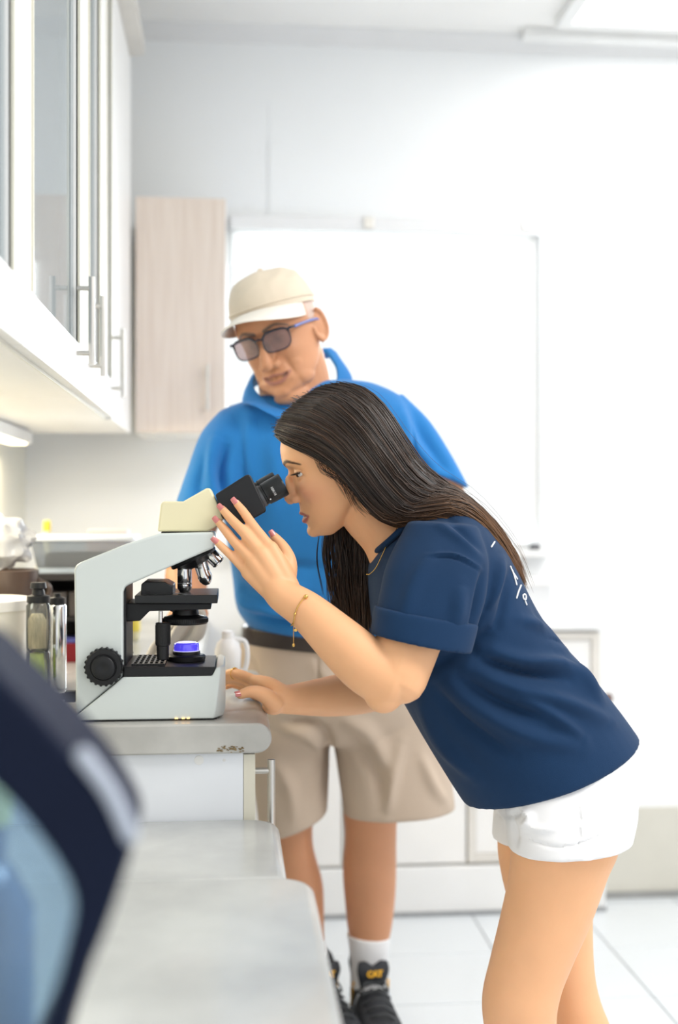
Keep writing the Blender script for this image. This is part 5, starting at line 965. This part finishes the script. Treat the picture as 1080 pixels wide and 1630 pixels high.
topL = mult([(521, 556, 2.61), (538, 588, 2.57), (528, 632, 2.52), (482, 655, 2.475), (440, 648, 2.468), (404, 616, 2.50), (416, 585, 2.57), (470, 558, 2.625)]); outL = mult([(540, 566, 2.635), (562, 606, 2.585), (548, 658, 2.51), (490, 682, 2.445), (404, 646, 2.44), (386, 640, 2.50), (400, 618, 2.59), (480, 578, 2.655)])
topL = crom(np.array(topL + topL[:1]), 64)[:-1]; outL = crom(np.array(outL + outL[:1]), 64)[:-1]; cen = topL.mean(0)
sec = [topL, (topL * .8 + outL * .2) + (topL - cen) * .05 + V(0, 0, .003), (topL * .3 + outL * .7) + (outL - cen) * .03 + V(0, 0, .002), outL, outL - (outL - cen) * .06, (topL - (topL - cen) * .03) - V(0, 0, .006)]
sec = np.array(sec).transpose(1, 0, 2); k_, n_ = sec.shape[:2]; vv = sec.reshape(-1, 3); ff = [(i * n_ + j, i * n_ + (j + 1) % n_, ((i + 1) % k_) * n_ + (j + 1) % n_, ((i + 1) % k_) * n_ + j) for i in range(k_) for j in range(n_)]
mesh_obj('collar', vv, ff, M_polo, pM)
# belt, shorts
bl_ = loft([pr((388, 996), (655, 1016), 2.672, .134, 2.3), pr((386, 998), (657, 1018), 2.672, .139, 2.3), pr((385, 1018), (658, 1038), 2.676, .139, 2.3), pr((387, 1020), (656, 1040), 2.676, .134, 2.3)], 12)
MB().add(bl_).build('belt', mat('dark_brown_leather', (0.035, 0.024, 0.02), 0.4), mn)
M_khaki = mat('khaki_twill', (0.52, 0.42, 0.33), 0.85, var=0.06, scale=6, bump=0.12, bscale=600)
S = [loft([pr((386, 1008), (656, 1026), 2.675, .136, 2.3), pr((382, 1040), (672, 1045), 2.69, .145, 2.3), pr((384, 1090), (695, 1090), 2.70, .148, 2.3), pr((396, 1140), (700, 1140), 2.715, .140, 2.3), pr((420, 1170), (690, 1172), 2.72, .11, 2.3)], 30, .02)]
S.append(loft([pr((388, 1080), (535, 1080), 2.72, .115), pr((394, 1150), (526, 1150), 2.735, .112), pr((402, 1230), (524, 1220), 2.75, .105), pr((414, 1332), (521, 1288), 2.765, .100)], 24, .004))
S.append(loft([pr((525, 1080), (695, 1080), 2.70, .118), pr((526, 1150), (706, 1150), 2.71, .118), pr((537, 1220), (716, 1220), 2.72, .113), pr((548, 1296), (724, 1284), 2.73, .108)], 24, .004))
shm = fuse(S, .004, 8)
folds(shm, [([(455, 1148), (500, 1152), (522, 1175)], 7, -.008), ([(450, 1160), (490, 1170), (515, 1200)], 8, .006), ([(520, 1160), (526, 1210), (522, 1280)], 8, -.010), ([(540, 1140), (590, 1170), (620, 1230)], 13, .007), ([(560, 1180), (600, 1230), (610, 1290)], 11, -.005), ([(640, 1180), (625, 1240), (615, 1300)], 10, .006), ([(670, 1200), (690, 1250), (712, 1280)], 9, .005), ([(392, 1040), (410, 1090), (405, 1140)], 7, -.006), ([(505, 1040), (507, 1080), (506, 1110)], 2.5, -.003), ([(430, 1200), (460, 1250), (470, 1310)], 12, .005), ([(500, 1060), (540, 1090), (600, 1100)], 10, .005)])
relax(shm, 1, .4); link_mesh('shorts', shm, M_khaki, mn)
# socks and trail shoes
M_sock = mat('white_sock', (0.82, 0.82, 0.83), 0.9, var=0.03, bump=0.25, bscale=300, stretch=(6, 6, 0.3)); M_boot = mat('black_nubuck', (0.022, 0.025, 0.032), 0.6, var=0.25, scale=20, bump=0.15, bscale=300); M_sole = mat('dark_rubber', (0.03, 0.03, 0.035), 0.6)
M_yel = mat('yellow_stitching', (0.85, 0.45, 0.02), 0.6); M_lace = mat('grey_black_lace', (0.05, 0.055, 0.06), 0.7, var=0.4, scale=60)
def shoe_at(ax_, ay, ang, txt):
    d = V(math.sin(ang), -math.cos(ang), 0); s = V(math.cos(ang), math.sin(ang), 0); z = V(0, 0, 1); c = V(ax_, ay, 0)
    def L(a, b, h): return c + s * a + d * b + z * h
    def rg(b, h, w, hh, p=2.4): return ring(L(0, b, h), s, z, w, hh, p, 40)
    up_ = fuse([loft([rg(-.075, .05, .026, .035), rg(-.05, .055, .037, .05), rg(0, .055, .041, .052), rg(.05, .052, .043, .042), rg(.10, .044, .047, .032), rg(.15, .040, .047, .026), rg(.19, .034, .036, .020)], 40, .014), tube([L(0, -.01, .07), L(0, -.012, .110), L(0, -.016, .142)], [.044, .046, .050], 26, flat=(s, .95))], .0032, 6)
    t = link_mesh('shoe', up_, M_boot, mn)
    so = [L(a, b, .001) for a, b in ((-.028, -.082), (.028, -.082), (.042, -.03), (.044, .05), (.052, .12), (.045, .18), (.020, .212), (-.020, .212), (-.045, .18), (-.052, .12), (-.044, .05), (-.042, -.03))]
    MB().add(prism(so, (0, 0, .030))).build('sole', M_sole, t, bevel=.005)
    tg = loft([ring(L(0, .030, .085), s, d, .026, .006, 3), ring(L(0, .040, .115), s, d, .034, .007, 3), ring(L(0, .045, .140), s, d, .039, .008, 3), ring(L(0, .042, .158), s, d, .036, .007, 3)], 16, .004)
    tv = np.array(tg[0]); tv[:, 2] -= .012 * np.exp(-(((tv - c) @ s) / .012) ** 2) * (tv[:, 2] > .145); tgo = mesh_obj('tongue', tv, tg[1], M_boot, t)
    text_mesh(txt, .019, 'logo', M_yel, tgo, L(0.002, .0545, .134), s, unit(z - d * .15), bold=.0012)
    for k in range(5):
        b, h = .035 + k * .024, .108 - k * .0085
        MB().add(tube([L(-.034, b - .002, h - .018), L(-.016, b + .012, h - .001), L(0.008, b + .018, h + .003), L(.034, b + .016, h - .016)], [.0027] * 4, 8)).build('lace', M_lace, t)
    MB().add(tube([L(.0, .050, .112), L(-.024, .062, .118), L(-.030, .072, .098), L(-.008, .064, .104)], [.0024] * 4, 8)).build('lace_bow', M_lace, t); MB().add(tube([L(.0, .050, .112), L(.022, .062, .118), L(.030, .072, .098), L(.008, .064, .104)], [.0024] * 4, 8)).build('lace_bow', M_lace, t)
    for sd in (-1, 1):
        MB().add(tube([L(sd * .043, -.01, .040), L(sd * .044, .010, .075), L(sd * .043, .02, .105)], [.0026] * 3, 8)).build('accent_loop', M_yel, t)
        MB().add(tube([L(sd * .0445, .03, .035), L(sd * .044, .04, .06), L(sd * .036, .045, .085)], [.0026] * 3, 8)).build('accent_loop', mat('grey_reflective', (.5, .52, .54), .4), t)
    MB().add(tube([L(0, -.056, .11), L(0, -.068, .135), L(0, -.058, .145)], [.006, .006, .005], 10)).build('pull_tab', M_boot, t)
a_ = W(588, 1540, 2.865); shoe_at(a_[0], 2.865, math.radians(6), 'CAT'); a2_ = W(506, 1560, 2.865); shoe_at(a2_[0], 2.865, math.radians(20), 'CAT')
def sock(rings): s_ = fuse([loft([pr(a, b, Y, h, 2.0) for a, b, Y, h in rings], 20, .002)], .003, 2); link_mesh('sock', s_, M_sock, mn)
sock([((552, 1486), (621, 1490), 2.86, .0490), ((555, 1500), (620, 1503), 2.863, .0475), ((558, 1530), (617, 1532), 2.87, .0415), ((558, 1570), (617, 1570), 2.86, .0435)])
sock([((464, 1488), (516, 1492), 2.868, .0440), ((472, 1515), (520, 1516), 2.87, .0395), ((476, 1560), (522, 1560), 2.865, .040)])
# cloth in his hand
S = [loft([pr((292, 968), (328, 972), 2.330, .008), pr((276, 990), (331, 992), 2.330, .010), pr((256, 1008), (322, 1018), 2.332, .012), pr((238, 1030), (292, 1034), 2.336, .013), pr((226, 1056), (270, 1058), 2.34, .015), pr((222, 1076), (262, 1076), 2.345, .016)], 40, .004)]
clm = fuse(S, .0025, 4); folds(clm, [([(300, 972), (276, 1010), (250, 1070)], 5, .006), ([(315, 980), (295, 1015), (262, 1060)], 5, -.006), ([(290, 980), (255, 1020), (232, 1072)], 4, -.005)])
co = link_mesh('cleaning_cloth', clm, mat('grey_white_cloth', (0.55, 0.52, 0.48), 0.9, var=0.08, bump=.1)); tag(co, 'greyish white cloth hanging from the man\'s hand behind the microscope stage', 'cloth')
